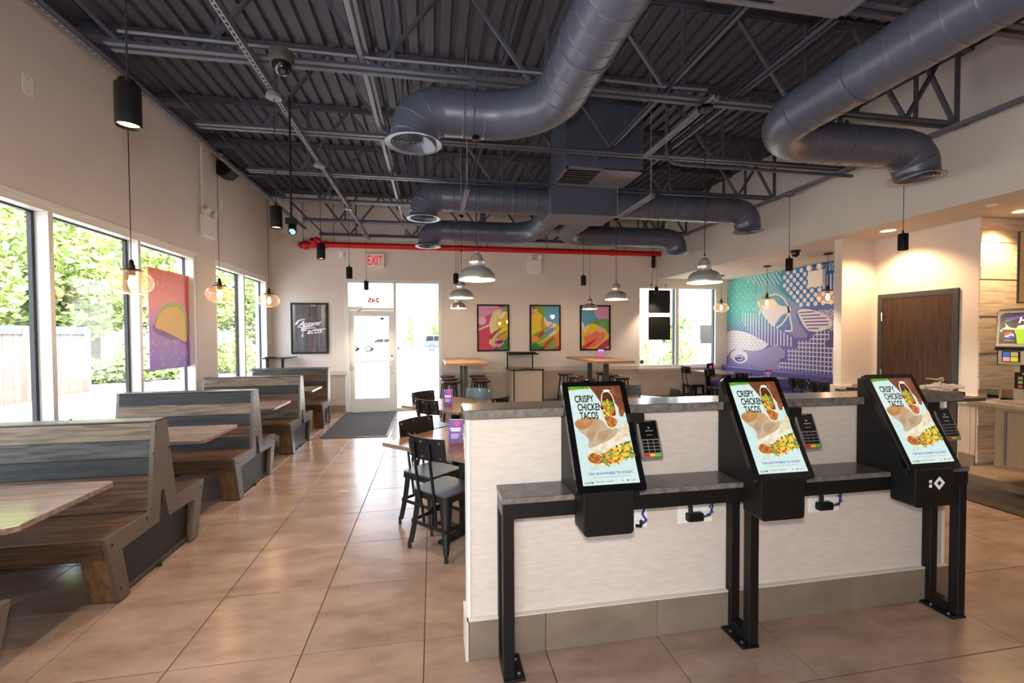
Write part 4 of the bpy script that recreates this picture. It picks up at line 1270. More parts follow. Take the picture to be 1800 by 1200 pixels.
def tent_card(loc, rz, label):
    t = thing('tent_card', label, 'table card', loc, rz, 'purple table cards')
    b = MB(); b.prism([(-0.055, 0.0), (-0.052, 0.0), (0.0, 0.165), (0.052, 0.0), (0.055, 0.0), (0.002, 0.175), (-0.002, 0.175)], 'yz', -0.055, 0.055); c = b.build('card', MAT['card'], t)
    a = math.atan2(0.175, 0.053)
    T = frame_T((-0.055, -0.0558, 0.0), (1, 0, 0), (0, 0.053, 0.175))
    q = MB(T); q.add([(0, 0, 0.0005), (0.11, 0, 0.0005), (0.11, 0.18, 0.0005), (0, 0.18, 0.0005)], [(0, 1, 2, 3)]); q.build('card_print', MAT['purplecard'], t)
    q = MB(T); q.add([(x*1.0, y, 0.001) for (x, y) in smooth_poly([(0.06, 0.125), (0.085, 0.14), (0.08, 0.165), (0.055, 0.17), (0.045, 0.15)], 4)], [tuple(range(20))]); q.build('card_emblem', MAT['pinkink'], t)
    q = MB(T)
    for (x0, x1, y0) in ((0.012, 0.095, 0.105), (0.02, 0.09, 0.09), (0.02, 0.085, 0.066), (0.02, 0.08, 0.056), (0.02, 0.085, 0.046), (0.02, 0.07, 0.036)):
        hh = 0.012 if y0 > 0.08 else 0.004
        q.add([(x0, y0, 0.001), (x1, y0, 0.001), (x1, y0+hh, 0.001), (x0, y0+hh, 0.001)], [(0, 1, 2, 3)])
    q.build('card_lines', MAT['whiteink'], t)
tent_card((0.175, 3.50, 0.75), R(-8), 'purple folded card on the nearest brown table beside the half wall')
tent_card((0.18, 5.42, 0.75), R(-5), 'purple folded card on the second brown table')

# alcove: tables, banquette, chairs
cafe_table('long two column table by the alcove window under the farthest globe lamp', (6.22, 8.92, 0), 0, 0.72, 'tablegrey', ((0, -0.35), (0, 0.35)), 0.75, 1.24)
cafe_table('alcove table under the middle globe lamp, behind the middle kiosk', (6.22, 7.45, 0), 0, 0.66, 'tablegrey', ((0, 0),), 0.75, 0.66)
cafe_table('alcove table under the nearest globe lamp, behind the stub wall', (6.22, 6.05, 0), 0, 0.66, 'tablegrey', ((0, 0),), 0.75, 0.66)
chair('black metal chair at the far end of the long alcove table', (5.83, 9.25, 0), R(-90))
chair('black metal chair at the near end of the long alcove table', (5.93, 8.52, 0), R(-90))
chair('black metal chair before the middle alcove table', (5.86, 7.45, 0), R(-90))
chair('black metal chair showing its riveted back above the half wall, left one before the banquette', (6.02, 6.32, 0), R(-80))
chair('black metal chair showing its back above the half wall, right one by the stub wall', (5.86, 5.75, 0), R(-80))
t = thing('tent_card', 'small dark menu card on the long alcove table by the window', 'table card', (6.28, 9.3, 0.75), R(-10))
b = MB(); b.prism([(-0.05, 0.0), (-0.046, 0.0), (0.0, 0.15), (0.046, 0.0), (0.05, 0.0), (0.002, 0.16), (-0.002, 0.16)], 'yz', -0.07, 0.07); b.build('card', MAT['black'], t)
q = MB(frame_T((-0.045, -0.0505, 0.01), (1, 0, 0), (0, 0.05, 0.16))); q.add([(x, y, 0.001) for (x, y) in smooth_poly([(0.02, 0.03), (0.07, 0.04), (0.08, 0.09), (0.03, 0.10)], 4)], [tuple(range(16))]); q.build('card_print', MAT['pinkink'], t)
tent_card((6.12, 7.30, 0.75), R(-35), 'purple and white folded card on the middle alcove table')
t = thing('banquette', 'purple vinyl banquette under the mural', 'banquette', (XR-0.008, 7.2, 0))
b = MB(); b.box(-0.15, 0.0, -1.9, 2.49, 0.50, 0.84); b.build('back_cushion', MAT['purple'], t, bevel=0.03, seg=3)
b = MB(); b.box(-0.50, -0.0, -1.9, 2.49, 0.36, 0.47); b.build('seat_cushion', MAT['purple'], t, bevel=0.03, seg=3)
b = MB(); b.box(-0.44, 0.0, -1.88, 2.48, 0.0, 0.36); b.build('plinth', MAT['counterwood'], t)

# ================================================================= bar tables and stools by the back wall
def hitop(label, loc, l=1.85):
    t = thing('bar_table', label, 'bar table', loc, 0, 'wood topped bar tables at the back wall')
    w = 0.74
    b = MB(); b.box(-w/2, w/2, -l/2, l/2, 1.055, 1.10); b.build('tabletop', MAT['hitop'], t, bevel=0.003)
    for y in (-0.45, 0.45):
        b = MB(); b.box(-0.04, 0.04, y-0.04, y+0.04, 0.02, 1.03); b.build('column', MAT['tubegrey'], t)
        b = MB(); b.box(-0.14, 0.14, y-0.14, y+0.14, 1.035, 1.055); b.build('top_bracket', MAT['black'], t)
        b = MB(); b.box(-0.27, 0.27, y-0.04, y+0.04, 0, 0.022); b.box(-0.04, 0.04, y-0.22, y+0.22, 0, 0.022); b.build('base', MAT['black'], t)
hitop('wood topped bar table beside the entrance with six stools', (0.585, 8.62, 0))
hitop('wood topped bar table under the third framed print with six stools', (3.27, 8.55, 0))
def stool(label, loc, first=None):
    if first: return copy_thing(first, label, loc, R(rnd.uniform(-20, 20)))
    t = thing('bar_stool', label, 'bar stool', loc, 0, 'round dark wood bar stools')
    b = MB(); b.lathe([(0.0, 0.0), (0.150, 0.0), (0.168, 0.008), (0.170, 0.022), (0.160, 0.032), (0.09, 0.026), (0.0, 0.022)], (0, 0, 0.725), 28); b.build('seat', MAT['stoolseat'], t, smooth=True)
    for k in range(4):
        a = R(45+90*k)
        b = MB(); b.tube([(0.11*math.cos(a), 0.11*math.sin(a), 0.725), (0.20*math.cos(a), 0.20*math.sin(a), 0.0)], [0.014, 0.012], 8); b.build('leg', MAT['black'], t, smooth=True)
    b = MB(); b.tube([(0.170*math.cos(R(q)), 0.170*math.sin(R(q)), 0.26) for q in range(0, 360, 18)], 0.010, 6, closed=True); b.build('foot_ring', MAT['black'], t, smooth=True)
    b = MB(); b.tube([(0.105*math.cos(R(q)), 0.105*math.sin(R(q)), 0.715) for q in range(0, 360, 24)], 0.010, 6, closed=True); b.build('seat_ring', MAT['black'], t, smooth=True)
    return t
st = stool('dark round bar stool on the entrance side of the left bar table, nearest of three', (0.33, 8.02, 0))
nm = ('nearest', 'middle', 'farthest')
for i, (x, y) in enumerate(((0.31, 8.60), (0.29, 9.2))): stool('dark round bar stool on the entrance side of the left bar table, %s of three' % nm[i+1], (x, y, 0), st)
for i, (x, y) in enumerate(((0.88, 8.12), (0.89, 8.62), (0.90, 9.15))): stool('dark round bar stool on the bin side of the left bar table, %s of three' % nm[i], (x, y, 0), st)
for i, (x, y) in enumerate(((2.84, 7.98), (2.81, 8.56), (2.78, 9.14))): stool('dark round bar stool on the bin side of the right bar table, %s of three' % nm[i], (x, y, 0), st)
for i, (x, y) in enumerate(((3.60, 8.10), (3.62, 8.65), (3.64, 9.15))): stool('dark round bar stool on the window side of the right bar table, %s of three' % nm[i], (x, y, 0), st)
t = thing('receipt_curl', 'curled white receipt standing on the left bar table', 'receipt', (0.56, 8.5, 1.10))
b = MB()
pp = [(-0.10, 0.004), (0.0, 0.006), (0.035, 0.03), (0.04, 0.09), (0.015, 0.15), (-0.03, 0.19)]
b.add([(x, -0.03, z) for x, z in pp]+[(x, 0.03, z) for x, z in pp]+[(x+0.002, -0.03, z+0.002) for x, z in pp]+[(x+0.002, 0.03, z+0.002) for x, z in pp],
      [(i, i+1, 6+i+1, 6+i) for i in range(5)]+[(12+i, 12+i+1, 18+i+1, 18+i) for i in range(5)])
b.build('paper', MAT['card'], t, smooth=True)
def curl_card(loc, rz, label):
    t = thing('curved_card', label, 'table card', loc, rz)
    for (s, m) in ((-1, 'purplecard'), (1, 'card')):
        b = MB(); pts = [(s*0.03, 0.0), (s*0.036, 0.06), (s*0.030, 0.13), (s*0.008, 0.185), (0.0, 0.19)]
        b.add([(x, -0.055, z) for x, z in pts]+[(x, 0.055, z) for x, z in pts]+[(x+s*0.002, -0.055, z+0.001) for x, z in pts]+[(x+s*0.002, 0.055, z+0.001) for x, z in pts],
              [(i, i+1, 5+i+1, 5+i) for i in range(4)]+[(10+i, 10+i+1, 15+i+1, 15+i) for i in range(4)])
        b.build('card_half', MAT[m], t, smooth=True)
    q = MB(); q.box(-0.041, -0.039, -0.035, 0.035, 0.05, 0.12); q.build('card_print', MAT['pinkink'], t)
curl_card((3.27, 8.35, 1.10), R(60), 'purple and white curved card on the right bar table')

t = thing('waste_station', 'grey waste bin cabinet with black edges and a raised tray shelf at the back wall', 'bin cabinet', (1.94, 9.0, 0))
b = MB(); b.box(-0.345, 0.31, 0.0, 0.64, 0.06, 0.845); b.build('cabinet_body', M('bin_laminate', (176, 162, 148), 0.5), t)
for (x, w) in ((-0.30, 0.022), (0.31, 0.022)):
    b = MB(); b.box(x-w/2, x+w/2, -0.012, 0.01, 0.0, 0.865); b.build('corner_edge', MAT['black'], t)
b = MB(); b.box(-0.37, 0.335, -0.015, 0.03, 0.845, 0.87); b.box(-0.37, 0.335, 0.03, 0.66, 0.850, 0.865); b.build('bin_top', MAT['black'], t)
b = MB(); b.box(-0.35, 0.315, 0.03, 0.62, 0.866, 0.870); b.build('top_panel', M('bin_top_laminate', (150, 138, 128), 0.4), t)
b = MB(); b.box(-0.08, 0.15, 0.18, 0.46, 0.870, 0.882); b.build('waste_opening', MAT['blackgloss'], t, bevel=0.004)
for x in (-0.355, 0.20):
    b = MB(); b.box(x-0.012, x+0.012, 0.46, 0.49, 0.865, 1.19); b.build('shelf_post', MAT['black'], t)
b = MB(); b.box(-0.375, 0.225, 0.22, 0.62, 1.19, 1.215); b.box(-0.37, 0.27, 0.20, 0.24, 1.165, 1.19); b.build('tray_shelf', MAT['black'], t, bevel=0.004)
b = MB(); b.box(-0.34, 0.19, 0.63, 0.645, 0.88, 1.18); b.build('back_panel', M('bin_back_laminate', (196, 184, 172), 0.5), t)

# entrance mat
t = MB(); t.prism([(-1.72, 7.27), (-0.72, 7.20), (-0.74, 9.62), (-1.74, 9.62)], 'xy', 0.0, 0.008)
o = t.build('entrance_mat', MAT['mat'], bevel=0.002); tag(o, 'charcoal ribbed entrance mat in front of the glass door', 'mat')
q = MB()
for (a, c) in (((-1.72, 7.27), (-0.72, 7.20)), ((-0.72, 7.20), (-0.74, 9.62)), ((-1.72, 7.27), (-1.74, 9.62))):
    q.bar((a[0], a[1], 0.007), (c[0], c[1], 0.007), 0.03, 0.008)
q.build('mat_border', MAT['dark_edging'], o)
# ================================================================= half wall, kiosk shelf, kiosks
PX0, PX1, PY0, PY1 = 0.165, 3.005, 2.16, 2.30
b = MB(); b.box(PX0, PX1, PY0, PY1, 0.0, 1.18)
hw = tag(b.build('half_wall', MAT['fabricwall']), 'pale laminate half wall behind the ordering kiosks', 'half wall')
hw['kind'] = 'thing'
b = MB(); b.box(PX0-0.02, PX1+0.055, PY0-0.055, PY1+0.03, 1.181, 1.225); b.build('wall_cap', [MAT['concrete']], hw, bevel=0.003)
b = MB(); b.box(PX0-0.0215, PX1+0.0565, PY0-0.0565, PY0-0.052, 1.184, 1.222); b.box(PX0-0.0215, PX0-0.018, PY0-0.055, PY1+0.03, 1.184, 1.222); b.build('cap_edge', MAT['concedge'], hw)
b = MB(); b.box(PX0-0.006, PX0+0.006, PY0-0.006, PY1, 0.2, 1.18); b.box(PX1-0.006, PX1+0.006, PY0-0.006, PY1, 0.2, 1.18); b.build('corner_trim', MAT['white'], hw)
ed = [PX0-0.005, 0.545, 1.145, 1.745, 2.345, PX1+0.02]
for i in range(5):
    b = MB(); w = (ed[i+1]-ed[i]-0.003)/2; b.box(-w, w, 0, 0.025, 0, 0.192); o = b.build('base_tile', MAT['base'], hw, bevel=0.0015, seg=1); o.location = ((ed[i]+ed[i+1])/2, PY0-0.025, 0)
b = MB(); b.box(PX0-0.012, PX1+0.022, PY0-0.027, PY0, 0.192, 0.199); b.box(PX0-0.020, PX0-0.006, PY0-0.027, PY1, 0.0, 0.199); b.box(PX1+0.014, PX1+0.024, PY0-0.027, PY1, 0.0, 0.199); b.build('base_cap', MAT['rail'], hw)

t = thing('kiosk_shelf', 'black framed shelf with a grey concrete top along the half wall', 'shelf counter', (0, 0, 0))
SX0, SX1, SY = 0.302, 2.905, 1.965
b = MB(); b.box(SX0, SX1, SY, PY0-0.002, 0.818, 0.845); b.build('shelf_top', MAT['concrete'], t, bevel=0.002, seg=1)
b = MB(); b.box(SX0-0.001, SX1+0.001, SY-0.0015, SY+0.001, 0.819, 0.8435); b.build('shelf_edge', MAT['concedge'], t)
b = MB(); b.box(SX0+0.003, SX1-0.003, SY+0.002, SY+0.04, 0.748, 0.818); b.build('shelf_apron', MAT['black'], t)
b = MB(); b.box(SX0+0.003, SX0+0.008, SY+0.04, PY0-0.01, 0.748, 0.818); b.box(SX1-0.008, SX1-0.003, SY+0.04, PY0-0.01, 0.748, 0.818); b.build('shelf_end', MAT['tubegrey'], t)
for (x, fl) in ((0.305, 1), (1.556, -1), (2.848, -1)):
    for yy in (SY+0.002, PY0-0.052):
        b = MB(); b.box(x, x+0.05, yy, yy+0.05, 0.012, 0.75); b.build('leg', MAT['black'], t, bevel=0.003, seg=1)
    b = MB(); b.box(x, x+0.05, SY+0.052, PY0-0.052, 0.012, 0.062); b.build('foot_rail', MAT['black'], t)
    b = MB(); b.box(x-0.045 if fl < 0 else x, x+0.05 if fl < 0 else x+0.10, SY-0.005, PY0-0.028, 0.0, 0.012); p = b.build('floor_plate', MAT['black'], t, bevel=0.002, seg=1)
    for yy in (SY+0.03, SY+0.12):
        q = MB(); q.cyl((x-0.022 if fl < 0 else x+0.075, yy, 0.012), (x-0.022 if fl < 0 else x+0.075, yy, 0.017), 0.007, n=8); q.build('plate_bolt', MAT['nickel'], p)

# power sockets under the shelf with black plugs
def socket(x, label, first=None, part=False):
    if first: return copy_thing(first, label, (x, PY0, 0.625))
    t = thing('wall_socket', label, 'power socket', (x, PY0, 0.625), 0, 'white power sockets under the kiosk shelf')
    b = MB(); b.box(-0.098, 0.098, -0.007, 0, -0.05, 0.05); b.build('cover_plate', MAT['white'], t, bevel=0.002, seg=1)
    b = MB(); b.box(-0.062, 0.03, -0.045, -0.007, -0.032, 0.012); b.build('plug_adapter', MAT['black'], t, bevel=0.008)
    b = MB(); b.tube([(-0.04, -0.03, 0.01), (-0.05, -0.04, 0.05), (-0.06, -0.03, 0.10)], 0.012, 8); b.build('plug_cord', MAT['blackcord'], t, smooth=True)
    b = MB(); b.tube([(0.03, -0.03, -0.012), (0.06, -0.045, 0.0), (0.085, -0.03, 0.035), (0.09, -0.025, 0.09)], 0.005, 8); b.build('black_cable', MAT['blackcord'], t, smooth=True)
    b = MB(); b.tube([(0.05, -0.03, -0.005), (0.075, -0.05, 0.02), (0.06, -0.04, 0.045), (0.09, -0.035, 0.06), (0.085, -0.03, 0.09)], 0.0045, 8); b.build('blue_cable', MAT['blue'], t, smooth=True)
    return t
w0 = socket(1.372, 'white power socket with plugs under the shelf between the first and second kiosks')
socket(2.168, 'white power socket with plugs under the shelf between the second and third kiosks', w0)
t = thing('data_socket', 'small white socket with a blue cable right beside the first kiosk box', 'data socket', (1.06, PY0, 0.63))
b = MB(); b.box(-0.037, 0.037, -0.007, 0, -0.055, 0.055); b.build('cover_plate', MAT['white'], t, bevel=0.002, seg=1)
b = MB(); b.tube([(0.0, -0.01, -0.02), (-0.02, -0.05, -0.03), (-0.05, -0.06, -0.02)], 0.008, 8); b.build('black_cable', MAT['blackcord'], t, smooth=True)
b = MB(); b.tube([(0.005, -0.02, -0.03), (0.01, -0.05, 0.0), (-0.01, -0.045, 0.03), (0.015, -0.03, 0.06), (0.0, -0.03, 0.12)], 0.006, 8); b.build('blue_cable', MAT['blue'], t, smooth=True)

# ---- the ordering kiosk; local y = 0 at the half wall, -y towards the customer, z from the floor
def em(name, c, k=1.0, c2=None, nscale=30, rough=0.15):
    """lit screen colour"""
    m = M(name, (10, 10, 10), rough, emit=k, ecol=c)
    if c2:
        nt = m.node_tree; bs = nt.nodes['Principled BSDF']
        mp = _coords(nt, (1, 1, 1)); nz = nt.nodes.new('ShaderNodeTexNoise'); nz.inputs['Scale'].default_value = nscale; nz.inputs['Detail'].default_value = 5
        nt.links.new(mp.outputs[0], nz.inputs['Vector'])
        cr = nt.nodes.new('ShaderNodeValToRGB'); cr.color_ramp.elements[0].position = 0.4; cr.color_ramp.elements[1].position = 0.6
        cr.color_ramp.elements[0].color = lin(c); cr.color_ramp.elements[1].color = lin(c2)
        nt.links.new(nz.outputs['Fac'], cr.inputs[0]); nt.links.new(cr.outputs[0], bs.inputs['Emission Color'])
    return m
EM = dict(palm=em('screen_palm', (184, 128, 78), 0.9, (200, 150, 104), 14), palm2=em('screen_fold', (178, 146, 112), 0.9, (190, 164, 134), 16), bg=em('screen_mint', (206, 234, 228), 0.85, (222, 240, 236), 4), green=em('screen_green', (120, 176, 40), 0.9, (80, 140, 30), 60), brown=em('screen_brown', (120, 66, 40), 0.9, (142, 84, 54), 7),
          finger=em('screen_finger', (150, 88, 58), 0.9, (120, 66, 42), 20), dark=em('screen_dark', (66, 34, 22), 0.9, (96, 54, 30), 30), tan=em('screen_shade', (196, 156, 112), 0.9, (198, 178, 150), 9), shell=em('screen_tortilla', (236, 226, 204), 0.95, (214, 196, 160), 40),
          chick=em('screen_chicken', (206, 132, 66), 0.95, (150, 82, 36), 70), cheese=em('screen_cheese', (244, 206, 70), 0.95), cheese2=em('screen_cheddar', (238, 166, 60), 0.95), lett=em('screen_lettuce', (128, 168, 60), 0.9), lett2=em('screen_leaf', (74, 118, 44), 0.9),
          tom=em('screen_tomato', (220, 74, 48), 0.95), ink=em('screen_black', (26, 24, 24), 0.9), purple=em('screen_purple', (104, 84, 176), 0.9), olive=em('screen_olive', (176, 176, 90), 0.9), grey=em('screen_grey', (120, 130, 134), 0.9), white=em('screen_white', (250, 252, 252), 1.0))
PA = math.atan2(0.462, 0.25)
def kiosk():
    t = thing('ordering_kiosk', '', 'kiosk', (0, 0, 0), 0, 'black touch screen ordering kiosks')
    bk = MAT['black']
    yb, zb, yt, zt = -0.315, 0.885, -0.062, 1.349       # lower and upper front edge of the display
    b = MB(); b.prism([(-0.012, 0.847), (-0.012, 1.325), (-0.055, 1.33), (-0.29, 0.895), (-0.29, 0.847)], 'yz', 0.012, 0.30); b.build('kiosk_body', bk, t, bevel=0.004)
    b = MB()
    pr = [(0.022, 0.715), (0.022, 0.89), (0.255, 0.89), (0.255, 0.715), (0.250, 0.703), (0.238, 0.698), (0.040, 0.698), (0.028, 0.703)]
    b.prism(pr, 'xz', -0.325, -0.198); b.build('printer_box', bk, t, bevel=0.003)
    u, v = Vector((1, 0, 0)), Vector((0, yt-yb, zt-zb)).normalized()
    L = math.hypot(yt-yb, zt-zb)
    T = frame_T((0, yb, zb), u, v)
    b = MB(T); o = [(p[0]+0.1625, p[1]*L/0.325+L/2) for p in rsq(0.1625, 0.012)]
    b.prism(o, 'xy', -0.028, 0.0); b.build('display_bezel', MAT['blackgloss'], t, bevel=0.003)
    S0, S1 = (0.029, 0.034), (0.296, L-0.026)
    W, H = S1[0]-S0[0], S1[1]-S0[1]
    Ts = frame_T(T @ Vector((S0[0], S1[1], 0.0006)), u, v)
    def q(p, k): return (p[0]*W, -p[1]*H, 0.0004*k)
    b = MB(Ts); b.poly([q(p, 0) for p in ((0, 1), (1, 1), (1, 0), (0, 0))]); b.open = True
    s = b.build('screen', EM['bg'], t)
    def flat(name, pts, m, k, sm=True, n=5):
        pts = smooth_poly(pts, n) if sm else pts
        b = MB(Ts); b.poly([q(p, k) for p in reversed(pts)]); return b.build(name, EM[m], s)
    flat('picture_grass', [(0, 0), (0.42, 0), (0.40, 0.028), (0.2, 0.03), (0, 0.042)], 'green', 1, False)
    flat('picture_sleeve', [(0.40, 0.0), (1.0, 0.0), (1.0, 0.30), (0.93, 0.30), (0.85, 0.20), (0.62, 0.22), (0.56, 0.17), (0.50, 0.10)], 'brown', 1, False)
    flat('picture_hand', [(0.82, 0.02), (0.95, 0.08), (0.99, 0.24), (0.955, 0.325), (0.90, 0.340), (0.875, 0.30), (0.885, 0.22), (0.82, 0.14)], 'finger', 2)
    flat('picture_shade', [(0.03, 0.375), (0.25, 0.335), (0.5, 0.36), (0.62, 0.44), (0.74, 0.455), (0.80, 0.475), (0.70, 0.56), (0.52, 0.615), (0.28, 0.645), (0.20, 0.63), (0.22, 0.55), (0.08, 0.47)], 'tan', 1)
    flat('picture_palm', [(0.02, 0.40), (0.10, 0.365), (0.24, 0.345), (0.36, 0.36), (0.33, 0.41), (0.22, 0.45), (0.09, 0.455)], 'palm', 2)
    flat('picture_fold', [(0.20, 0.50), (0.34, 0.455), (0.40, 0.47), (0.34, 0.53), (0.27, 0.60), (0.24, 0.58)], 'palm2', 2)
    flat('picture_fold', [(0.44, 0.50), (0.60, 0.47), (0.70, 0.48), (0.60, 0.53), (0.46, 0.58), (0.40, 0.56)], 'palm2', 2)
    flat('picture_tortilla', [(0.58, 0.17), (0.62, 0.085), (0.70, 0.055), (0.78, 0.07), (0.83, 0.15), (0.84, 0.33), (0.80, 0.43), (0.70, 0.465), (0.60, 0.435), (0.555, 0.34)], 'shell', 3)
    flat('picture_inside', [(0.60, 0.17), (0.63, 0.095), (0.70, 0.068), (0.77, 0.085), (0.81, 0.15), (0.81, 0.31), (0.74, 0.33), (0.60, 0.31), (0.57, 0.25)], 'dark', 4)
    flat('picture_paper', [(0.655, 0.062), (0.66, 0.045), (0.74, 0.042), (0.79, 0.055), (0.78, 0.07), (0.73, 0.066), (0.70, 0.074)], 'white', 5, False)
    flat('picture_chicken', [(0.59, 0.345), (0.66, 0.32), (0.78, 0.36), (0.81, 0.395), (0.76, 0.435), (0.70, 0.45), (0.62, 0.425)], 'chick', 5)
    flat('picture_wrap', [(0.16, 0.70), (0.26, 0.645), (0.50, 0.595), (0.70, 0.545), (0.80, 0.48), (0.90, 0.425), (1.0, 0.40), (1.0, 0.50), (0.93, 0.585), (0.74, 0.655), (0.48, 0.70), (0.30, 0.72), (0.20, 0.735)], 'shell', 2)
    flat('picture_wrap', [(0.13, 0.735), (0.22, 0.69), (0.40, 0.675), (0.52, 0.72), (0.50, 0.79), (0.36, 0.825), (0.20, 0.80)], 'shell', 2)
    flat('picture_chicken', [(0.155, 0.745), (0.23, 0.70), (0.34, 0.71), (0.43, 0.755), (0.37, 0.80), (0.22, 0.79)], 'chick', 5)
    # shredded filling: many little strips
    f = MB(Ts); rr = random.Random(5)
    names = ['cheese', 'cheese2', 'lett', 'lett2', 'tom', 'cheese', 'lett']
    def strips(n, inside, ln):
        c = 0
        while c < n:
            x, y = rr.random(), rr.random()
            if not inside(x, y): continue
            a = rr.uniform(0, math.pi); l = ln*rr.uniform(0.5, 1.2); w = l*rr.uniform(0.18, 0.35)
            k = rr.randrange(len(names))
            if names[k] == 'tom': l, w = ln*0.55, ln*0.42
            dx, dy = math.cos(a)*l, math.sin(a)*l*W/H
            ex, ey = -math.sin(a)*w, math.cos(a)*w*W/H
            f.cur = k
            z = 6+c*0.004
            f.add([q(p, z) for p in ((x-dx-ex, y-dy-ey), (x-dx+ex, y-dy+ey), (x+dx+ex, y+dy+ey), (x+dx-ex, y+dy-ey))], [(0, 1, 2, 3)])
            c += 1
    strips(110, lambda x, y: ((x-0.69)/0.115)**2+((y-0.245)/0.075)**2 < 1, 0.045)
    strips(260, lambda x, y: 0.44 < x < 0.97 and (0.815-(x-0.44)*0.13)-0.105-(x-0.44)*0.08 < y < 0.825-(x-0.44)*0.14 and y > 0.70-(x-0.44)*0.30, 0.05)
    f.open = True
    f.build('picture_filling', [EM[k] for k in names], s)['kind'] = 'stuff'
    def tx(b_, u0, v1, h, w, m, bold=0.0, nm='lettering', k=9):
        return text(b_, EM[m], s, Ts @ Matrix.Translation((u0*W, -v1*H, 0.0004*k)), h*H, w*W, 0, bold, nm)
    tx('CRISPY', 0.085, 0.178, 0.078, 0.36, 'ink', 0.028); tx('CHICKEN', 0.115, 0.268, 0.078, 0.465, 'ink', 0.028); tx('TACOS', 0.135, 0.358, 0.078, 0.34, 'ink', 0.028)
    tx('AVOCADO', 0.17, 0.838, 0.010, 0.17, 'olive'); tx('RANCH', 0.17, 0.858, 0.012, 0.13, 'olive')
    tx('TAP ANYWHERE TO START', 0.115, 0.908, 0.024, 0.79, 'purple', 0.02)
    tx('For a limited time only while supplies last', 0.20, 0.937, 0.013, 0.65, 'purple')
    tx('5:26 PM', 0.03, 0.985, 0.018, 0.15, 'ink', 0.02)
    for (a, c) in ((0.22, 0.38), (0.41, 0.55)):
        flat('screen_line', [(a, 0.968), (c, 0.968), (c, 0.976), (a, 0.976)], 'olive', 8, False)
    flat('screen_icon', [(0.69+0.012*math.cos(R(a)), 0.972+0.007*math.sin(R(a))) for a in range(0, 360, 40)], 'grey', 8, False)
    flat('screen_icon', [(0.785+0.014*math.cos(R(a)), 0.972+0.008*math.sin(R(a))) for a in range(0, 360, 40)], 'ink', 8, False)
    tx('English', 0.82, 0.980, 0.012, 0.12, 'ink')
    # payment terminal on a bracket at the right-hand side
    Tt = frame_T((0.345, -0.225, 1.003), (1, 0, 0), (0, math.sin(R(22)), math.cos(R(22))))
    b = MB(Tt); b.prism([(p[0]*0.30+0.052, p[1]*0.49+0.088) for p in rsq(0.18, 0.03)], 'xy', -0.028, 0.0); tm = b.build('card_terminal', M('terminal_silver', (128, 124, 121), 0.35, metal=0.4), t, bevel=0.003)
    b = MB(Tt); b.box(0.008, 0.097, 0.085, 0.172, 0.0, 0.002); b.build('terminal_display', MAT['blackgloss'], tm)
    b = MB(Tt); b.box(0.035, 0.07, 0.168, 0.1695, 0.002, 0.0025); b.box(0.035, 0.075, 0.122, 0.126, 0.002, 0.0025); b.prism([(0.05, 0.132), (0.062, 0.138), (0.05, 0.146)], 'xy', 0.002, 0.0025); b.box(0.04, 0.047, 0.102, 0.106, 0.002, 0.0025); b.box(0.05, 0.057, 0.102, 0.106, 0.002, 0.0025); b.box(0.06, 0.067, 0.102, 0.106, 0.002, 0.0025)
    b.build('terminal_print', EM['grey'], tm)
    for r_ in range(4):
        for c_ in range(3):
            b = MB(Tt); b.box(0.011+c_*0.029, 0.035+c_*0.029, 0.068-r_*0.0155, 0.0795-r_*0.0155, 0.0, 0.004); kb = b.build('key', MAT['blackgloss'], tm)
    for c_, m in enumerate(('red', 'yellow', 'green')):
        b = MB(Tt); b.box(0.010+c_*0.029, 0.036+c_*0.029, 0.005, 0.0165, 0.0, 0.004); b.build('key', MAT[m] if m != 'green' else KEYG, tm)
    b = MB(); b.box(0.30, 0.385, -0.165, -0.14, 1.06, 1.20); b.build('terminal_bracket', bk, t, bevel=0.004)
    return t
KEYG = M('green_key', (90, 180, 50), 0.4)
k1 = kiosk()
k1.location = (0.617, PY0, 0)
k1['label'] = 'black ordering kiosk nearest the left end of the half wall, its screen brightest'
k2 = copy_thing(k1, 'black ordering kiosk in the middle of the three', (1.487, PY0, 0))
k3 = copy_thing(k1, 'black ordering kiosk at the right end with a white diamond mark on its box', (2.360, PY0, 0))
b = MB(); c = (0.165, 0.818)
for k in range(4):
    a0, a1 = R(90*k), R(90*k+90)
    b.add([(c[0]+r_*math.cos(a), -0.3265, c[1]+r_*math.sin(a)) for r_ in (0.035, 0.014) for a in (a0, a1)], [(0, 1, 3, 2)])
b.open = True
b.build('diamond_mark', MAT['whiteink'], k3)  # flat white diamond ring on the front of the box
for z in (0.829, 0.806):
    b = MB(); b.box(c[0]-0.062, c[0]-0.046, -0.3275, -0.325, z-0.008, z+0.008); b.build('mark_dot', MAT['whiteink'], k3, bevel=0.003)

# ---- stand with wrappers behind the half wall
t = thing('condiment_stand', 'dark topped condiment stand behind the third kiosk', 'condiment stand', (3.72, 2.98, 0))
b = MB(); b.box(-0.26, 0.30, -0.36, 0.36, 1.075, 1.10); b.build('stand_top', MAT['counterwood'], t, bevel=0.003)
b = MB(); b.box(-0.24, -0.03, -0.08, 0.34, 0.06, 1.075); b.build('stand_body', MAT['card'], t)
b = MB(); b.box(-0.24, 0.0, -0.10, 0.34, 0.0, 0.06); b.build('plinth', MAT['black'], t)
t = thing('napkin_tray', 'black tray of brown paper napkins on the condiment stand', 'napkin tray', (3.60, 3.17, 1.10), R(8))
b = MB(); b.box(-0.12, 0.14, -0.09, 0.09, 0.0, 0.02); b.build('tray', MAT['black'], t, bevel=0.004)
b = MB()
for i in range(5): b.box(-0.09+0.004*i, 0.12+0.003*i, -0.075, 0.07, 0.021+0.006*i, 0.0255+0.006*i)
b.build('napkins', MAT['paper'], t)
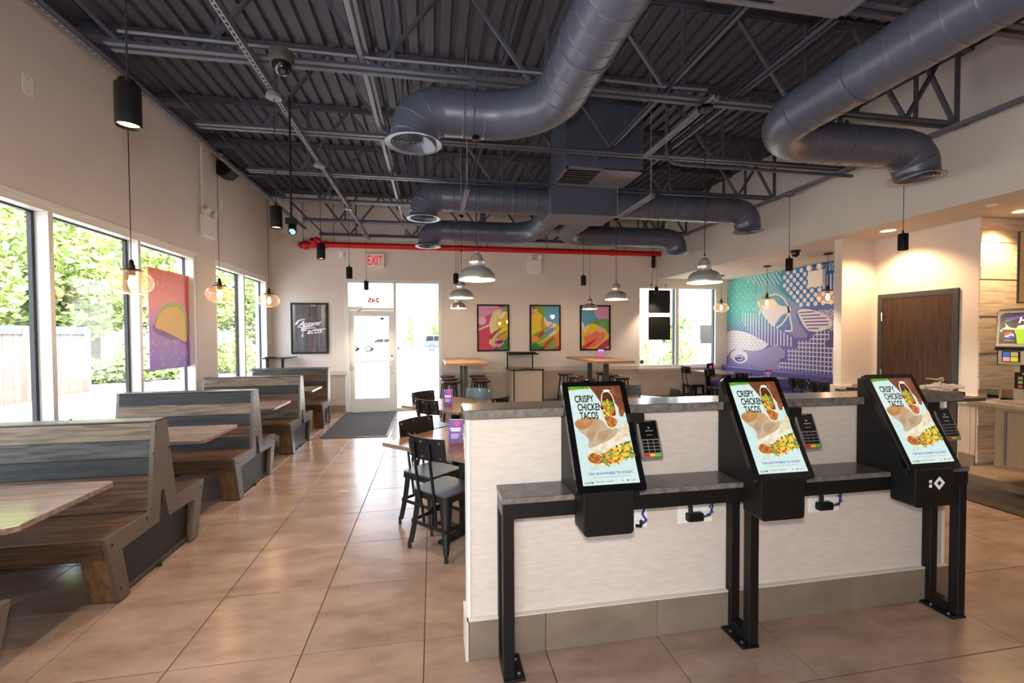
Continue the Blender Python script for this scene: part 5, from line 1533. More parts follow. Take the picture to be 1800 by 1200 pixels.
def packets(x0, x1, y0, y1, n, lab, grp):
    for i in range(n):
        b = MB(); l = rnd.uniform(0.04, 0.07)
        b.tube([(-l, 0, 0), (-l*0.3, 0.008, 0.006), (l*0.4, -0.006, 0.010), (l, 0.004, 0.004)], [0.010, 0.014, 0.013, 0.009], 6)
        o = b.build('wrapped_straw', MAT['tissue'], smooth=True)
        o.location = (rnd.uniform(x0, x1), rnd.uniform(y0, y1), 1.13+0.017*(i % 3))
        o.rotation_euler = (rnd.uniform(-0.3, 0.3), rnd.uniform(-0.5, 0.5), rnd.uniform(0, 6.28))
        tag(o, lab, 'wrapper', grp)
t = thing('straw_bin', 'low black bin heaped with crumpled wrappers on the condiment stand', 'bin', (3.84, 2.82, 1.10))
b = MB(); b.box(-0.15, 0.15, -0.09, 0.09, 0.0, 0.03); b.build('bin_tray', MAT['black'], t, bevel=0.004)
packets(3.72, 3.96, 2.76, 2.88, 16, 'crumpled pale paper wrapper heaped on the condiment stand', 'wrappers heaped in the straw bin')
packets(3.66, 3.72, 3.20, 3.28, 5, 'crumpled pale paper wrapper beside the napkin tray', 'wrappers beside the napkin tray')

# ================================================================= drinks counter and machine
t = thing('drinks_counter', 'stainless drinks counter with cabinet doors on short legs', 'counter', (5.27, 0, 0))
b = MB(); b.box(0.0, 0.93, 0.6, 3.60, 0.865, 0.905); b.build('worktop', MAT['stainless'], t, bevel=0.004)
b = MB(); b.box(0.28, 0.90, 0.7, 3.545, 0.24, 0.865); b.build('cabinet_case', MAT['stainless'], t, bevel=0.003)
for (y0, y1) in ((2.66, 3.46), (1.80, 2.62), (0.95, 1.76)):
    b = MB(); b.box(0.265, 0.279, y0, y1, 0.27, 0.80); d = b.build('cabinet_door', MAT['stainless'], t, bevel=0.003)
    q = MB(); q.box(0.260, 0.266, y1-0.02, y1, 0.27, 0.80); q.build('door_edge', MAT['strut'], d)
for y in (3.30, 2.3, 1.0):
    b = MB(); b.cyl((0.36, y, 0.09), (0.36, y, 0.24), 0.022, n=14); b.build('leg', MAT['chrome'], t, smooth=True)
b = MB(); b.box(0.32, 1.6, 0.7, 3.98, 0.0, 0.09); b.build('curb', MAT['base'], t)
t = thing('drinks_machine', 'stainless soda fountain with a lit picture panel on the drinks counter', 'drinks machine', (5.40, 3.02, 0.905))
st_ = MAT['stainless']
b = MB(); b.box(0.17, 0.70, -0.60, 0.40, 0.0, 0.52); b.build('splash_back', st_, t, bevel=0.004)
b = MB(); b.box(0.06, 0.70, -0.62, 0.455, 0.365, 0.505); b.build('valve_panel', st_, t, bevel=0.006)
b = MB(); b.box(0.062, 0.66, 0.456, 0.462, 0.36, 0.51); b.build('panel_side', MAT['black'], t)
b = MB(); b.box(0.035, 0.70, -0.64, 0.465, 0.50, 0.525); b.build('light_strip', MAT['black'], t)
b = MB(); b.prism([(0.03, 0.525), (0.05, 0.88), (0.09, 0.905), (0.70, 0.905), (0.70, 0.525)], 'xz', -0.64, 0.46); b.build('top_case', MAT['doorframe'], t, bevel=0.008)
F = frame_T((0.030-0.004, 0.45, 0.54), (0, -1, 0), (0.02, 0, 0.35))
def L(name, pts, m, k=0):
    b = MB(F); b.open = True; b.poly([(p[0], p[1], 0.0015+0.0007*k) for p in pts]); return b.build(name, m, t)
L('panel_frame', rsq(0.5, 0.02) and [(0.0, 0.0), (1.06, 0.0), (1.06, 0.34), (0.0, 0.34)], st_)
lit = lambda n, c, k=0.9: M(n, (20, 20, 20), 0.2, emit=k, ecol=c)
L('picture_night', [(0.022, 0.028), (1.04, 0.028), (1.04, 0.322), (0.05, 0.322), (0.022, 0.295)], lit('panel_night', (52, 34, 40)), 1)
L('picture_flash', smooth_poly([(0.03, 0.155), (0.07, 0.19), (0.06, 0.225), (0.10, 0.185), (0.15, 0.175), (0.17, 0.20), (0.30, 0.215), (0.45, 0.23), (0.7, 0.22), (0.9, 0.24), (0.9, 0.14), (0.5, 0.12), (0.28, 0.13), (0.12, 0.125), (0.05, 0.135)], 4), lit('panel_flash', (255, 214, 150), 1.5), 2)
L('picture_cup', [(0.03, 0.03), (0.158, 0.03), (0.140, 0.160), (0.045, 0.165)], lit('panel_cup', (70, 34, 26)), 3)
L('picture_cup', [(0.162, 0.03), (0.60, 0.03), (0.60, 0.17), (0.142, 0.168)], lit('panel_lime', (176, 210, 30), 1.0), 3)
L('picture_streak', [(0.06, 0.27), (0.20, 0.30), (0.21, 0.295), (0.07, 0.255)], lit('panel_streak', (90, 70, 170)), 3)
L('picture_streak', [(0.06, 0.245), (0.24, 0.30), (0.25, 0.298), (0.065, 0.237)], lit('panel_streak2', (150, 110, 190)), 3)
cc, rr_ = (0.100, 0.108), 0.036
L('emblem_disc', [(cc[0]+rr_*math.cos(R(a)), cc[1]+rr_*math.sin(R(a))) for a in range(0, 360, 15)], lit('emblem_white', (246, 246, 246), 0.9), 5)
L('emblem_red', [(cc[0]+rr_*math.cos(R(a)), cc[1]+rr_*math.sin(R(a))) for a in range(15, 196, 15)]+[(cc[0]-0.01, cc[1]+0.001), (cc[0]+0.012, cc[1]+0.016)], lit('emblem_red', (216, 50, 40)), 6)
L('emblem_blue', [(cc[0]+rr_*math.cos(R(a)), cc[1]+rr_*math.sin(R(a))) for a in range(205, 351, 15)]+[(cc[0]+0.016, cc[1]+0.002), (cc[0]-0.008, cc[1]-0.016)], lit('emblem_blue', (40, 80, 180)), 6)
text('HI', lit('panel_white', (250, 250, 250), 1.1), t, F @ Matrix.Translation((0.163, 0.222, 0.005)), 0.055, 0.085, 0.2, 0.04, 'panel_letters')
text('pepsi', lit('panel_white2', (230, 226, 226), 0.8), t, F @ Matrix.Translation((0.066, 0.052, 0.005)), 0.012, 0.07, 0.1, 0.01, 'panel_letters')
L('picture_script', smooth_poly([(0.215, 0.085), (0.26, 0.105), (0.34, 0.118), (0.34, 0.105), (0.27, 0.088), (0.22, 0.07)], 4), lit('panel_script', (196, 70, 60), 0.8), 5)
V = frame_T((0.06-0.002, 0.435, 0.39), (0, -1, 0), (0, 0, 1))
cols = [(60, 110, 200), (190, 170, 120), (210, 150, 170), (200, 200, 40), (222, 120, 110), (200, 140, 120), (214, 90, 70), (220, 130, 110)]
for k in range(2):
    x0 = 0.015+0.25*k
    b = MB(V); b.box(x0, x0+0.135, 0.0, 0.105, 0.0, 0.004); pd = b.build('button_pad', MAT['black'], t, bevel=0.004)
    for i in range(4):
        b = MB(V); bx, by = x0+0.01+(i % 2)*0.06, 0.055-(i//2)*0.048
        b.box(bx, bx+0.054, by, by+0.042, 0.004, 0.007); b.build('flavour_button', M('flavour_%d' % (k*4+i), cols[k*4+i], 0.3, emit=0.35), pd, bevel=0.006)
for y in (0.24, -0.02, -0.3):
    b = MB(); b.box(0.07, 0.17, y-0.055, y+0.055, 0.28, 0.365); nz = b.build('dispense_nozzle', MAT['blackgloss'], t, bevel=0.01)
    q = MB(); q.box(0.065, 0.075, y-0.03, y+0.03, 0.275, 0.295); q.build('dispense_lever', MAT['chrome'], nz)
b = MB(); b.box(0.155, 0.172, 0.255, 0.385, 0.13, 0.29); rd = b.build('card_holder', MAT['black'], t, bevel=0.006)
for i in range(6):
    b = MB(); y = 0.335-(i % 2)*0.045; z = 0.235-(i//2)*0.04; b.box(0.152, 0.156, y-0.017, y+0.017, z-0.014, z+0.014); b.build('picture_square', M('square_%d' % i, [(200, 150, 90), (220, 200, 90), (150, 200, 120), (200, 60, 60), (220, 90, 80), (230, 225, 215)][i], 0.4), rd)
b = MB(); b.box(-0.02, 0.70, -0.60, 0.40, 0.0, 0.022); b.build('drip_tray', st_, t, bevel=0.004)
t = thing('napkin_dispenser', 'small steel dispenser at the left end of the drinks counter', 'dispenser', (5.50, 3.52, 0.905))
b = MB(); b.box(-0.02, 0.16, -0.055, 0.055, 0.0, 0.12); b.build('dispenser_case', MAT['chrome'], t, bevel=0.008)
b = MB(); b.box(-0.024, -0.018, -0.045, 0.045, 0.03, 0.06); b.build('dispenser_slot', MAT['blackgloss'], t)
t = thing('menu_cabinet', 'tan wall cabinet hanging above the drinks machine', 'wall cabinet', (6.0, 3.0, 1.88))
b = MB(); b.box(-0.02, 0.9, -1.4, 0.66, 0.0, 0.74); b.build('cabinet_case', MAT['doorframe'], t)
b = MB(); b.box(-0.035, -0.02, -1.4, 0.63, 0.01, 0.73); b.build('cabinet_front', M('tan_laminate', (176, 140, 96), 0.5), t, bevel=0.004)
b = MB(); b.prism([(4.95, 3.36), (5.58, 3.97), (5.58, 0.8), (4.95, 0.8)], 'xy', 0.0, 0.012)
o = b.build('floor_mat', MAT['matdark'], bevel=0.003); tag(o, 'dark brown floor mat along the drinks counter', 'mat')

# ================================================================= prints on the walls
_ink = {}
def ink(c):
    if c not in _ink: _ink[c] = M('ink_%d_%d_%d' % c, c, 0.5)
    return _ink[c]
def framed(name, label, x0, x1, z0, z1, bg, group=None):
    t = thing(name, label, 'framed print', ((x0+x1)/2, YB, z0), 0, group)
    w, h = (x1-x0)/2, z1-z0
    fw, fd = 0.034, 0.035
    b = MB(); b.box(-w, w, -fd, 0, 0, fw); b.box(-w, w, -fd, 0, h-fw, h); b.box(-w, -w+fw, -fd, 0, fw, h-fw); b.box(w-fw, w, -fd, 0, fw, h-fw)
    b.build('frame', MAT['black'], t, bevel=0.002, seg=1)
    W, H = 2*(w-fw), h-2*fw
    b = MB(); b.box(-W/2, W/2, -0.015, -0.010, fw, fw+H); p = b.build('print', bg, t)
    b = MB(); b.box(-W/2, W/2, -0.030, -0.028, fw, fw+H); b.build('glazing', MAT['pictureglass'], t)
    def q(u, v, k=0): return (-W/2+u*W, -0.0152-0.0004*k, fw+H*(1-v))
    cnt = [0]
    def shape(c, pts, sm=True):
        cnt[0] += 1
        if sm: pts = smooth_poly(pts, 6)
        pts = [(min(1, max(0, u)), min(1, max(0, v))) for u, v in pts]
        b = MB(); b.open = True; b.poly([q(u, v, cnt[0]) for u, v in pts]); b.build('colour_patch', ink(c) if isinstance(c, tuple) else c, p)
    def oval(c, u, v, a, e): shape(c, [(u+a*math.cos(R(k)), v+e*math.sin(R(k))) for k in range(0, 360, 12)], False)
    return t, p, shape, oval, q, W, H, fw
PK, CR, YE, GR, BL, OR = (222, 150, 196), (208, 52, 88), (240, 206, 34), (112, 168, 54), (88, 166, 208), (238, 150, 84)
t, p, S, O, *_ = framed('framed_print', 'framed abstract print, mostly pink and crimson with a yellow blob, left of three', 0.955, 1.665, 1.225, 2.25, ink(PK), 'framed abstract prints on the back wall')
S(CR, [(0, .52), (.2, .46), (.42, .48), (.47, .64), (.38, .78), (.42, .9), (.6, 1), (.3, 1), (0, 1)]); S((206, 74, 134), [(0, .36), (.2, .26), (.45, .17), (.42, .26), (.32, .42), (0, .50)])
O((238, 184, 222), .12, .34, .14, .09); S((244, 200, 226), [(0, .53), (.2, .46), (.40, .42), (.36, .46), (.18, .51), (0, .56)]); S((240, 224, 168), [(.42, .28), (.55, .11), (.78, .10), (.74, .3), (.66, .55), (.45, .66), (.37, .45)])
S(YE, [(.70, .26), (.86, .14), (1, .12), (1, .62), (.78, .64), (.64, .5), (.62, .36)]); S((250, 244, 236), [(.68, .27), (.80, .16), (.95, .13), (.88, .24), (.78, .28)]); S((40, 140, 130), [(.82, .06), (.9, .1), (1, .08), (1, .12), (.85, .11)]); S(GR, [(.86, 0), (1, 0), (1, .10), (.92, .08)]); S((202, 30, 52), [(.62, 0), (.85, 0), (.82, .05), (.72, .02)])
S((234, 196, 128), [(.46, .90), (.35, .84), (.42, .70), (.60, .60), (.74, .52), (.70, .62), (.58, .74), (.52, .84), (.60, .90)]); S((150, 40, 66), [(.38, .70), (.55, .58), (.84, .48), (.6, .62), (.42, .76)]); S((120, 146, 44), [(.62, .70), (.85, .60), (1, .57), (.86, .66), (.68, .74)])
O(OR, .86, .72, .14, .075); S((206, 160, 60), [(.70, .74), (.9, .68), (1, .66), (1, .70), (.85, .78)]); S((130, 36, 84), [(.56, .84), (.70, .78), (.85, .79), (.74, .86)]); S((38, 128, 66), [(.66, 1), (.74, .93), (.86, .86), (1, .76), (1, 1)]); S((120, 30, 84), [(.5, 1), (.58, .94), (.68, .94), (.66, 1)]); S((40, 110, 60), [(.86, .82), (1, .72), (1, .80), (.9, .86)])
t, p, S, O, *_ = framed('framed_print', 'framed abstract print, yellow and green with a blue corner, middle of three', 2.125, 2.835, 1.225, 2.25, ink((122, 170, 60)), 'framed abstract prints on the back wall')
O(BL, .82, .19, .36, .26); S(PK, [(0, 0), (.08, .05), (.10, .18), (.04, .28), (0, .30)]); S((206, 40, 56), [(.02, 0), (.12, 0), (.16, .06), (.08, .05)]); S((240, 206, 60), [(.05, .1), (.2, .06), (.24, .1), (.12, .13)])
S((244, 222, 216), [(.46, .24), (.58, .34), (.80, .38), (.92, .43), (.82, .50), (.62, .50), (.50, .42)]); S(YE, [(0, .28), (.10, .17), (.24, .13), (.40, .22), (.48, .38), (.50, .52), (.34, .57), (.1, .64), (0, .70)]); S((200, 160, 20), [(.34, .38), (.40, .24), (.44, .3), (.47, .5), (.38, .54)])
S((128, 150, 40), [(0, .74), (.3, .58), (.62, .47), (.95, .28), (.7, .46), (.4, .62), (.1, .76)]); S((204, 158, 186), [(.45, .56), (.62, .49), (.72, .5), (.52, .58)]); S(BL, [(.48, .70), (.60, .56), (.76, .50), (.86, .52), (.70, .66), (.56, .72)]); S((196, 40, 52), [(.24, .72), (.34, .62), (.46, .59), (.38, .70)]); S((236, 196, 30), [(.22, .86), (.55, .72), (.80, .56), (1, .42), (.98, .52), (.75, .68), (.45, .82)]); S((246, 232, 216), [(.6, .70), (.85, .56), (1, .46), (1, .54), (.8, .66)])
O(OR, .12, .76, .14, .08); S((40, 120, 60), [(0, .92), (.14, .84), (.22, .88), (.35, .94), (.40, 1), (0, 1)]); S((200, 44, 40), [(.40, .96), (.60, .80), (.95, .70), (.70, .83), (.46, 1)]); S((243, 206, 40), [(.84, .62), (.92, .50), (1, .46), (1, .58), (.92, .66), (.9, .9)]); S((240, 122, 76), [(.86, .70), (1, .60), (1, 1), (.9, .94)]); S((120, 40, 90), [(.30, 1), (.38, .94), (.48, .95), (.44, 1)]); S((206, 40, 36), [(.8, 1), (.9, .94), (1, .92), (1, 1)])
t, p, S, O, *_ = framed('framed_print', 'framed abstract print, blue and pink above yellow and salmon, right of three', 3.287, 4.015, 1.222, 2.25, ink(BL), 'framed abstract prints on the back wall')
O(PK, .82, .08, .36, .25); S(GR, [(.30, .42), (.50, .34), (.75, .29), (1, .32), (1, .62), (.9, .58), (.6, .42)]); S((94, 170, 206), [(.70, .48), (.84, .34), (.92, .34), (.80, .48)]); S((246, 214, 210), [(0, .38), (.08, .4), (.12, .5), (.05, .60), (0, .6)])
S(YE, [(0, .62), (.10, .52), (.30, .41), (.55, .43), (.85, .55), (.98, .68), (.9, .78), (.7, .70), (.35, .62), (0, .70)]); S((246, 224, 214), [(.08, .58), (.2, .44), (.27, .46), (.16, .60)]); S((240, 128, 92), [(.02, .78), (.20, .66), (.5, .59), (.84, .62), (.86, .72), (.62, .90), (.35, 1), (.1, 1), (.02, .92)]); S((244, 176, 168), [(0, .70), (.3, .63), (.6, .52), (.90, .53), (.6, .57), (.35, .66), (0, .72)])
S((206, 40, 36), [(0, 1), (.2, .88), (.52, .77), (.3, .92), (.14, 1)]); S(YE, [(.3, 1), (.55, .92), (.85, .76), (1, .64), (1, .72), (.8, .86), (.5, 1)]); O(YE, .06, .82, .06, .10); S((190, 44, 84), [(.58, .96), (.8, .84), (1, .78), (1, 1), (.6, 1)]); S((240, 150, 160), [(.86, 1), (.94, .95), (1, .94), (1, 1)]); S((60, 130, 70), [(0, .94), (.06, .98), (.05, 1), (0, 1)])
t, p, S, O, q, W, H, fw = framed('framed_sign', 'framed dark sign with white brush lettering beside the entrance', -2.815, -2.10, 1.222, 2.255, M('dark_drape', (48, 44, 50), 0.4, c2=(104, 98, 108), nscale=2.0, stretch=(9, 1, 0.9), lo=0.4, hi=0.72), None)
S((84, 62, 78), [(.42, .3), (.55, .28), (.58, .6), (.60, .92), (.44, .95), (.46, .6)])
wi = MAT['whiteink']
def sg(s_, u, v, h, w, sh, bo): text(s_, wi, p, frame_T(q(u, v, 3), (1, 0.0, 0.09 if h > .05 else 0), (0, 0, 1)), h*H, w*W, sh, bo*0.45, 'sign_letters')
sg('the', .055, .425, .04, .10, .3, .02); sg('A', .14, .475, .125, .20, .45, .035); sg('nswer', .33, .462, .075, .53, .35, .04)
sg('is', .62, .505, .03, .07, .2, .03); sg('T', .24, .685, .155, .17, .30, .03); sg('acos', .42, .625, .085, .45, .3, .04)
for pts in ([(.10, .465), (.22, .47), (.50, .440), (.64, .448), (.50, .462), (.25, .485)], [(.24, .52), (.3, .49), (.62, .482), (.63, .495), (.36, .51), (.27, .53)], [(.66, .52), (.95, .505), (.96, .515), (.66, .532)], [(.08, .40), (.16, .33), (.34, .30), (.36, .31), (.20, .345), (.12, .41)]):
    b = MB(); b.open = True; b.poly([q(u, v, 4) for u, v in smooth_poly(pts, 5)]); b.build('brush_stroke', wi, p)

# poster hung in the window
def poster_mat():
    m, nt, bs = newmat('window_poster')
    tc = nt.nodes.new('ShaderNodeTexCoord'); sx = nt.nodes.new('ShaderNodeSeparateXYZ'); nt.links.new(tc.outputs['Object'], sx.inputs[0])
    mr = nt.nodes.new('ShaderNodeMapRange'); mr.inputs['From Min'].default_value = 0.0; mr.inputs['From Max'].default_value = 1.22
    nt.links.new(sx.outputs['Z'], mr.inputs['Value'])
    cr = nt.nodes.new('ShaderNodeValToRGB'); e = cr.color_ramp.elements
    e[0].position = 0.0; e[0].color = lin((158, 112, 206)); e[1].position = 1.0; e[1].color = lin((232, 128, 96))
    for (p_, c_) in ((0.38, (186, 124, 200)), (0.62, (222, 130, 156)), (0.8, (228, 124, 112))):
        k = e.new(p_); k.color = lin(c_)
    nt.links.new(mr.outputs[0], cr.inputs[0]); nt.links.new(cr.outputs[0], bs.inputs['Base Color'])
    tl = nt.nodes.new('ShaderNodeBsdfTranslucent'); nt.links.new(cr.outputs[0], tl.inputs[0])
    mx = nt.nodes.new('ShaderNodeMixShader'); mx.inputs[0].default_value = 0.2
    nt.links.new(bs.outputs[0], mx.inputs[1]); nt.links.new(tl.outputs[0], mx.inputs[2]); nt.links.new(mx.outputs[0], nt.nodes['Material Output'].inputs[0])
    bs.inputs['Roughness'].default_value = 0.35
    return m
t = thing('window_poster', 'orange to purple poster of a taco hung in the booth window', 'poster', (XL-0.075, 5.86, 1.18))
b = MB(); b.box(-0.003, 0.003, 0.0, 0.87, 0.0, 1.22); b.build('poster_sheet', poster_mat(), t)
def wp_shape(name, pts, c, k, sm=True):
    b = MB(); pts = smooth_poly(pts, 6) if sm else pts
    b.prism(pts, 'yz', 0.003, 0.0034+0.0006*k); b.build(name, ink(c) if isinstance(c, tuple) else c, t)
wp_shape('taco_shadow', [(.09, .46), (.45, .36), (.76, .30), (.80, .33), (.5, .42), (.12, .55)], (150, 96, 150), 1)
wp_shape('taco_filling', [(.13, .60), (.22, .74), (.40, .82), (.62, .83), (.78, .74), (.83, .58), (.80, .40), (.70, .60), (.45, .74), (.22, .66)], (176, 196, 90), 2)
wp_shape('taco_shell', [(.12, .52), (.17, .62), (.28, .72), (.46, .78), (.62, .765), (.74, .68), (.78, .52), (.775, .34), (.55, .40), (.3, .47)], (240, 196, 96), 3)
rr = random.Random(3)
b = MB()
for i in range(46):
    y, z = rr.uniform(0.04, 0.83), (rr.uniform(0.02, 0.36) if i < 32 else rr.uniform(0.95, 1.2))
    a = rr.uniform(0.004, 0.011); l = rr.uniform(0.012, 0.05); s = -0.35
    b.add([(0.0042, y-a, z), (0.0042, y+a, z), (0.0042, y+a+s*l, z+l), (0.0042, y-a+s*l, z+l)], [(0, 1, 2, 3)])
b.build('light_streaks', M('pale_ink', (250, 236, 240), 0.5), t)

# two black panels hanging in the back window
for (z0, z1, l) in ((2.07, 2.60, 'upper square black panel hung in the back window'), (1.45, 1.985, 'lower square black panel hung in the back window')):
    t = thing('hanging_panel', l, 'panel', (5.18, 9.60, z0), 0, 'square black panels in the back window')
    b = MB(); b.prism([(p_[0]*1.0, p_[1]+(z1-z0)/2) for p_ in rsq((z1-z0)/2, 0.025)], 'xz', -0.02, 0.02); b.build('panel_body', MAT['black'], t, bevel=0.004)
    for x in (-0.18, 0.18):
        b = MB(); b.cyl((x, 0, z1-z0), (x, 0, z1-z0+(2.72-z1 if z1 > 2.3 else 0.10)), 0.003, n=6); b.build('hanger_wire', MAT['blackcord'], t)
        if z1 > 2.3:
            b = MB(); b.box(x-0.008, x+0.008, -0.004, 0.11, 2.72-z0-0.004, 2.72-z0+0.012); b.build('hanger_hook', MAT['blackcord'], t)
t = thing('cable_block', 'small black clamp under the right end of the red pipe with a looped cable', 'cable clamp', (4.99, 9.52, 3.10))
b = MB(); b.box(-0.035, 0.035, -0.03, 0.03, 0.0, 0.27); b.build('clamp_body', MAT['black'], t, bevel=0.006)
b = MB(); b.tube([(0.0, 0, 0.0), (-0.03, 0.0, -0.2), (-0.06, 0, -0.45), (-0.02, -0.05, -0.53), (0.01, -0.12, -0.48)], 0.005, 6); b.tube([(0, 0, 0.27), (0, 0, 0.46)], 0.006, 6); b.build('loop_cable', MAT['blackcord'], t, smooth=True)

# ================================================================= mural
def mural_mat():
    m, nt, bs = newmat('mural_ground')
    tc = nt.nodes.new('ShaderNodeTexCoord'); sx = nt.nodes.new('ShaderNodeSeparateXYZ'); nt.links.new(tc.outputs['Object'], sx.inputs[0])
    def ramp(src, a, c, els):
        mr = nt.nodes.new('ShaderNodeMapRange'); mr.inputs['From Min'].default_value = a; mr.inputs['From Max'].default_value = c
        nt.links.new(src, mr.inputs['Value'])
        cr = nt.nodes.new('ShaderNodeValToRGB'); e = cr.color_ramp.elements
        e[0].position, e[0].color = els[0][0], lin(els[0][1]); e[1].position, e[1].color = els[-1][0], lin(els[-1][1])
        for (p_, c_) in els[1:-1]:
            k = e.new(p_); k.color = lin(c_)
        nt.links.new(mr.outputs[0], cr.inputs[0]); return cr.outputs[0]
    top = ramp(sx.outputs['Y'], 6.8, 9.7, [(0, (26, 98, 178)), (0.30, (30, 112, 186)), (0.5, (70, 168, 180)), (0.75, (78, 184, 176)), (1, (92, 196, 190))])
    bot = ramp(sx.outputs['Y'], 6.8, 9.7, [(0, (74, 58, 142)), (0.4, (92, 58, 160)), (1, (112, 52, 170))])
    # the colour change climbs towards the right and wavers
    ad = nt.nodes.new('ShaderNodeMath'); ad.operation = 'MULTIPLY_ADD'; ad.inputs[1].default_value = 0.10
    nt.links.new(sx.outputs['Y'], ad.inputs[0]); nt.links.new(sx.outputs['Z'], ad.inputs[2])
    f = nt.nodes.new('ShaderNodeMapRange'); f.inputs['From Min'].default_value = 2.28; f.inputs['From Max'].default_value = 2.98
    nt.links.new(ad.outputs[0], f.inputs['Value'])
    mx = nt.nodes.new('ShaderNodeMix'); mx.data_type = 'RGBA'
    nt.links.new(f.outputs[0], mx.inputs['Factor']); nt.links.new(bot, mx.inputs['A']); nt.links.new(top, mx.inputs['B'])
    nt.links.new(mx.outputs['Result'], bs.inputs['Base Color'])
    bs.inputs['Roughness'].default_value = 0.5
    return m
mu = MB(); mu.box(XR-0.004, XR-0.0005, 5.33, 9.695, 0.84, ZS-0.001)
mural = tag(mu.build('mural', mural_mat()), 'teal, blue and purple patterned mural above the purple banquette', 'mural')
def inside(p, poly):
    c = False
    for i in range(len(poly)):
        a, b_ = poly[i], poly[i-1]
        if (a[1] > p[1]) != (b_[1] > p[1]) and p[0] < (b_[0]-a[0])*(p[1]-a[1])/(b_[1]-a[1])+a[0]: c = not c
    return c
MXL = XR-0.0045
def mq(b, pts): b.add([(MXL, y, z) for y, z in pts], [tuple(range(len(pts)))])
wht = M('mural_white', (222, 218, 222), 0.5)
purp = M('mural_purple', (88, 54, 152), 0.5)
def bbox(P): return min(p[0] for p in P), max(p[0] for p in P), min(p[1] for p in P), max(p[1] for p in P)
def finish(b, name, m=None):
    b.open = True; o = b.build(name, m or wht, mural); o['kind'] = 'stuff'; return o
def dots(P, s, r, name, m=None, n=8, stag=True, ax=1.0, jit=0.0):
    y0, y1, z0, z1 = bbox(P); b = MB(); j = 0; z = z0
    while z < z1:
        y = y0+(s/2 if (j % 2 and stag) else 0)
        while y < y1:
            p = (y+rnd.uniform(-jit, jit), z+rnd.uniform(-jit, jit))
            if inside(p, P): mq(b, [(p[0]+r*math.cos(2*math.pi*k/n), p[1]+ax*r*math.sin(2*math.pi*k/n)) for k in range(n)])
            y += s
        z += s*(0.5 if stag else 1.0)*ax; j += 1
    finish(b, name, m)
def stripes(P, ang, s, w, name, m=None, b=None, fin=True):
    b = b or MB(); d = (math.cos(R(ang)), math.sin(R(ang))); nrm = (-d[1], d[0])
    pr = [p[0]*nrm[0]+p[1]*nrm[1] for p in P]
    t = math.ceil(min(pr)/s)*s
    while t < max(pr):
        xs = []
        for i in range(len(P)):
            a, c = pr[i], pr[i-1]
            if (a > t) != (c > t):
                f = (t-a)/(c-a); q = (P[i][0]+(P[i-1][0]-P[i][0])*f, P[i][1]+(P[i-1][1]-P[i][1])*f); xs.append(q[0]*d[0]+q[1]*d[1])
        xs.sort()
        for i in range(0, len(xs)-1, 2):
            A = [(xs[i]*d[0]+(t+e)*nrm[0], xs[i]*d[1]+(t+e)*nrm[1]) for e in (-w/2, w/2)]; C = [(xs[i+1]*d[0]+(t+e)*nrm[0], xs[i+1]*d[1]+(t+e)*nrm[1]) for e in (w/2, -w/2)]
            mq(b, A+C)
        t += s
    return finish(b, name, m) if fin else b
def pluses(P, s, a, w, name):
    y0, y1, z0, z1 = bbox(P); b = MB(); j = 0; z = z0+s/3
    while z < z1:
        y = y0+(s/2 if j % 2 else 0)
        while y < y1:
            if inside((y, z), P): mq(b, [(y-a, z-w), (y+a, z-w), (y+a, z+w), (y-a, z+w)]); mq(b, [(y-w, z-a), (y+w, z-a), (y+w, z+a), (y-w, z+a)])
            y += s
        z += s*0.42; j += 1
    finish(b, name)
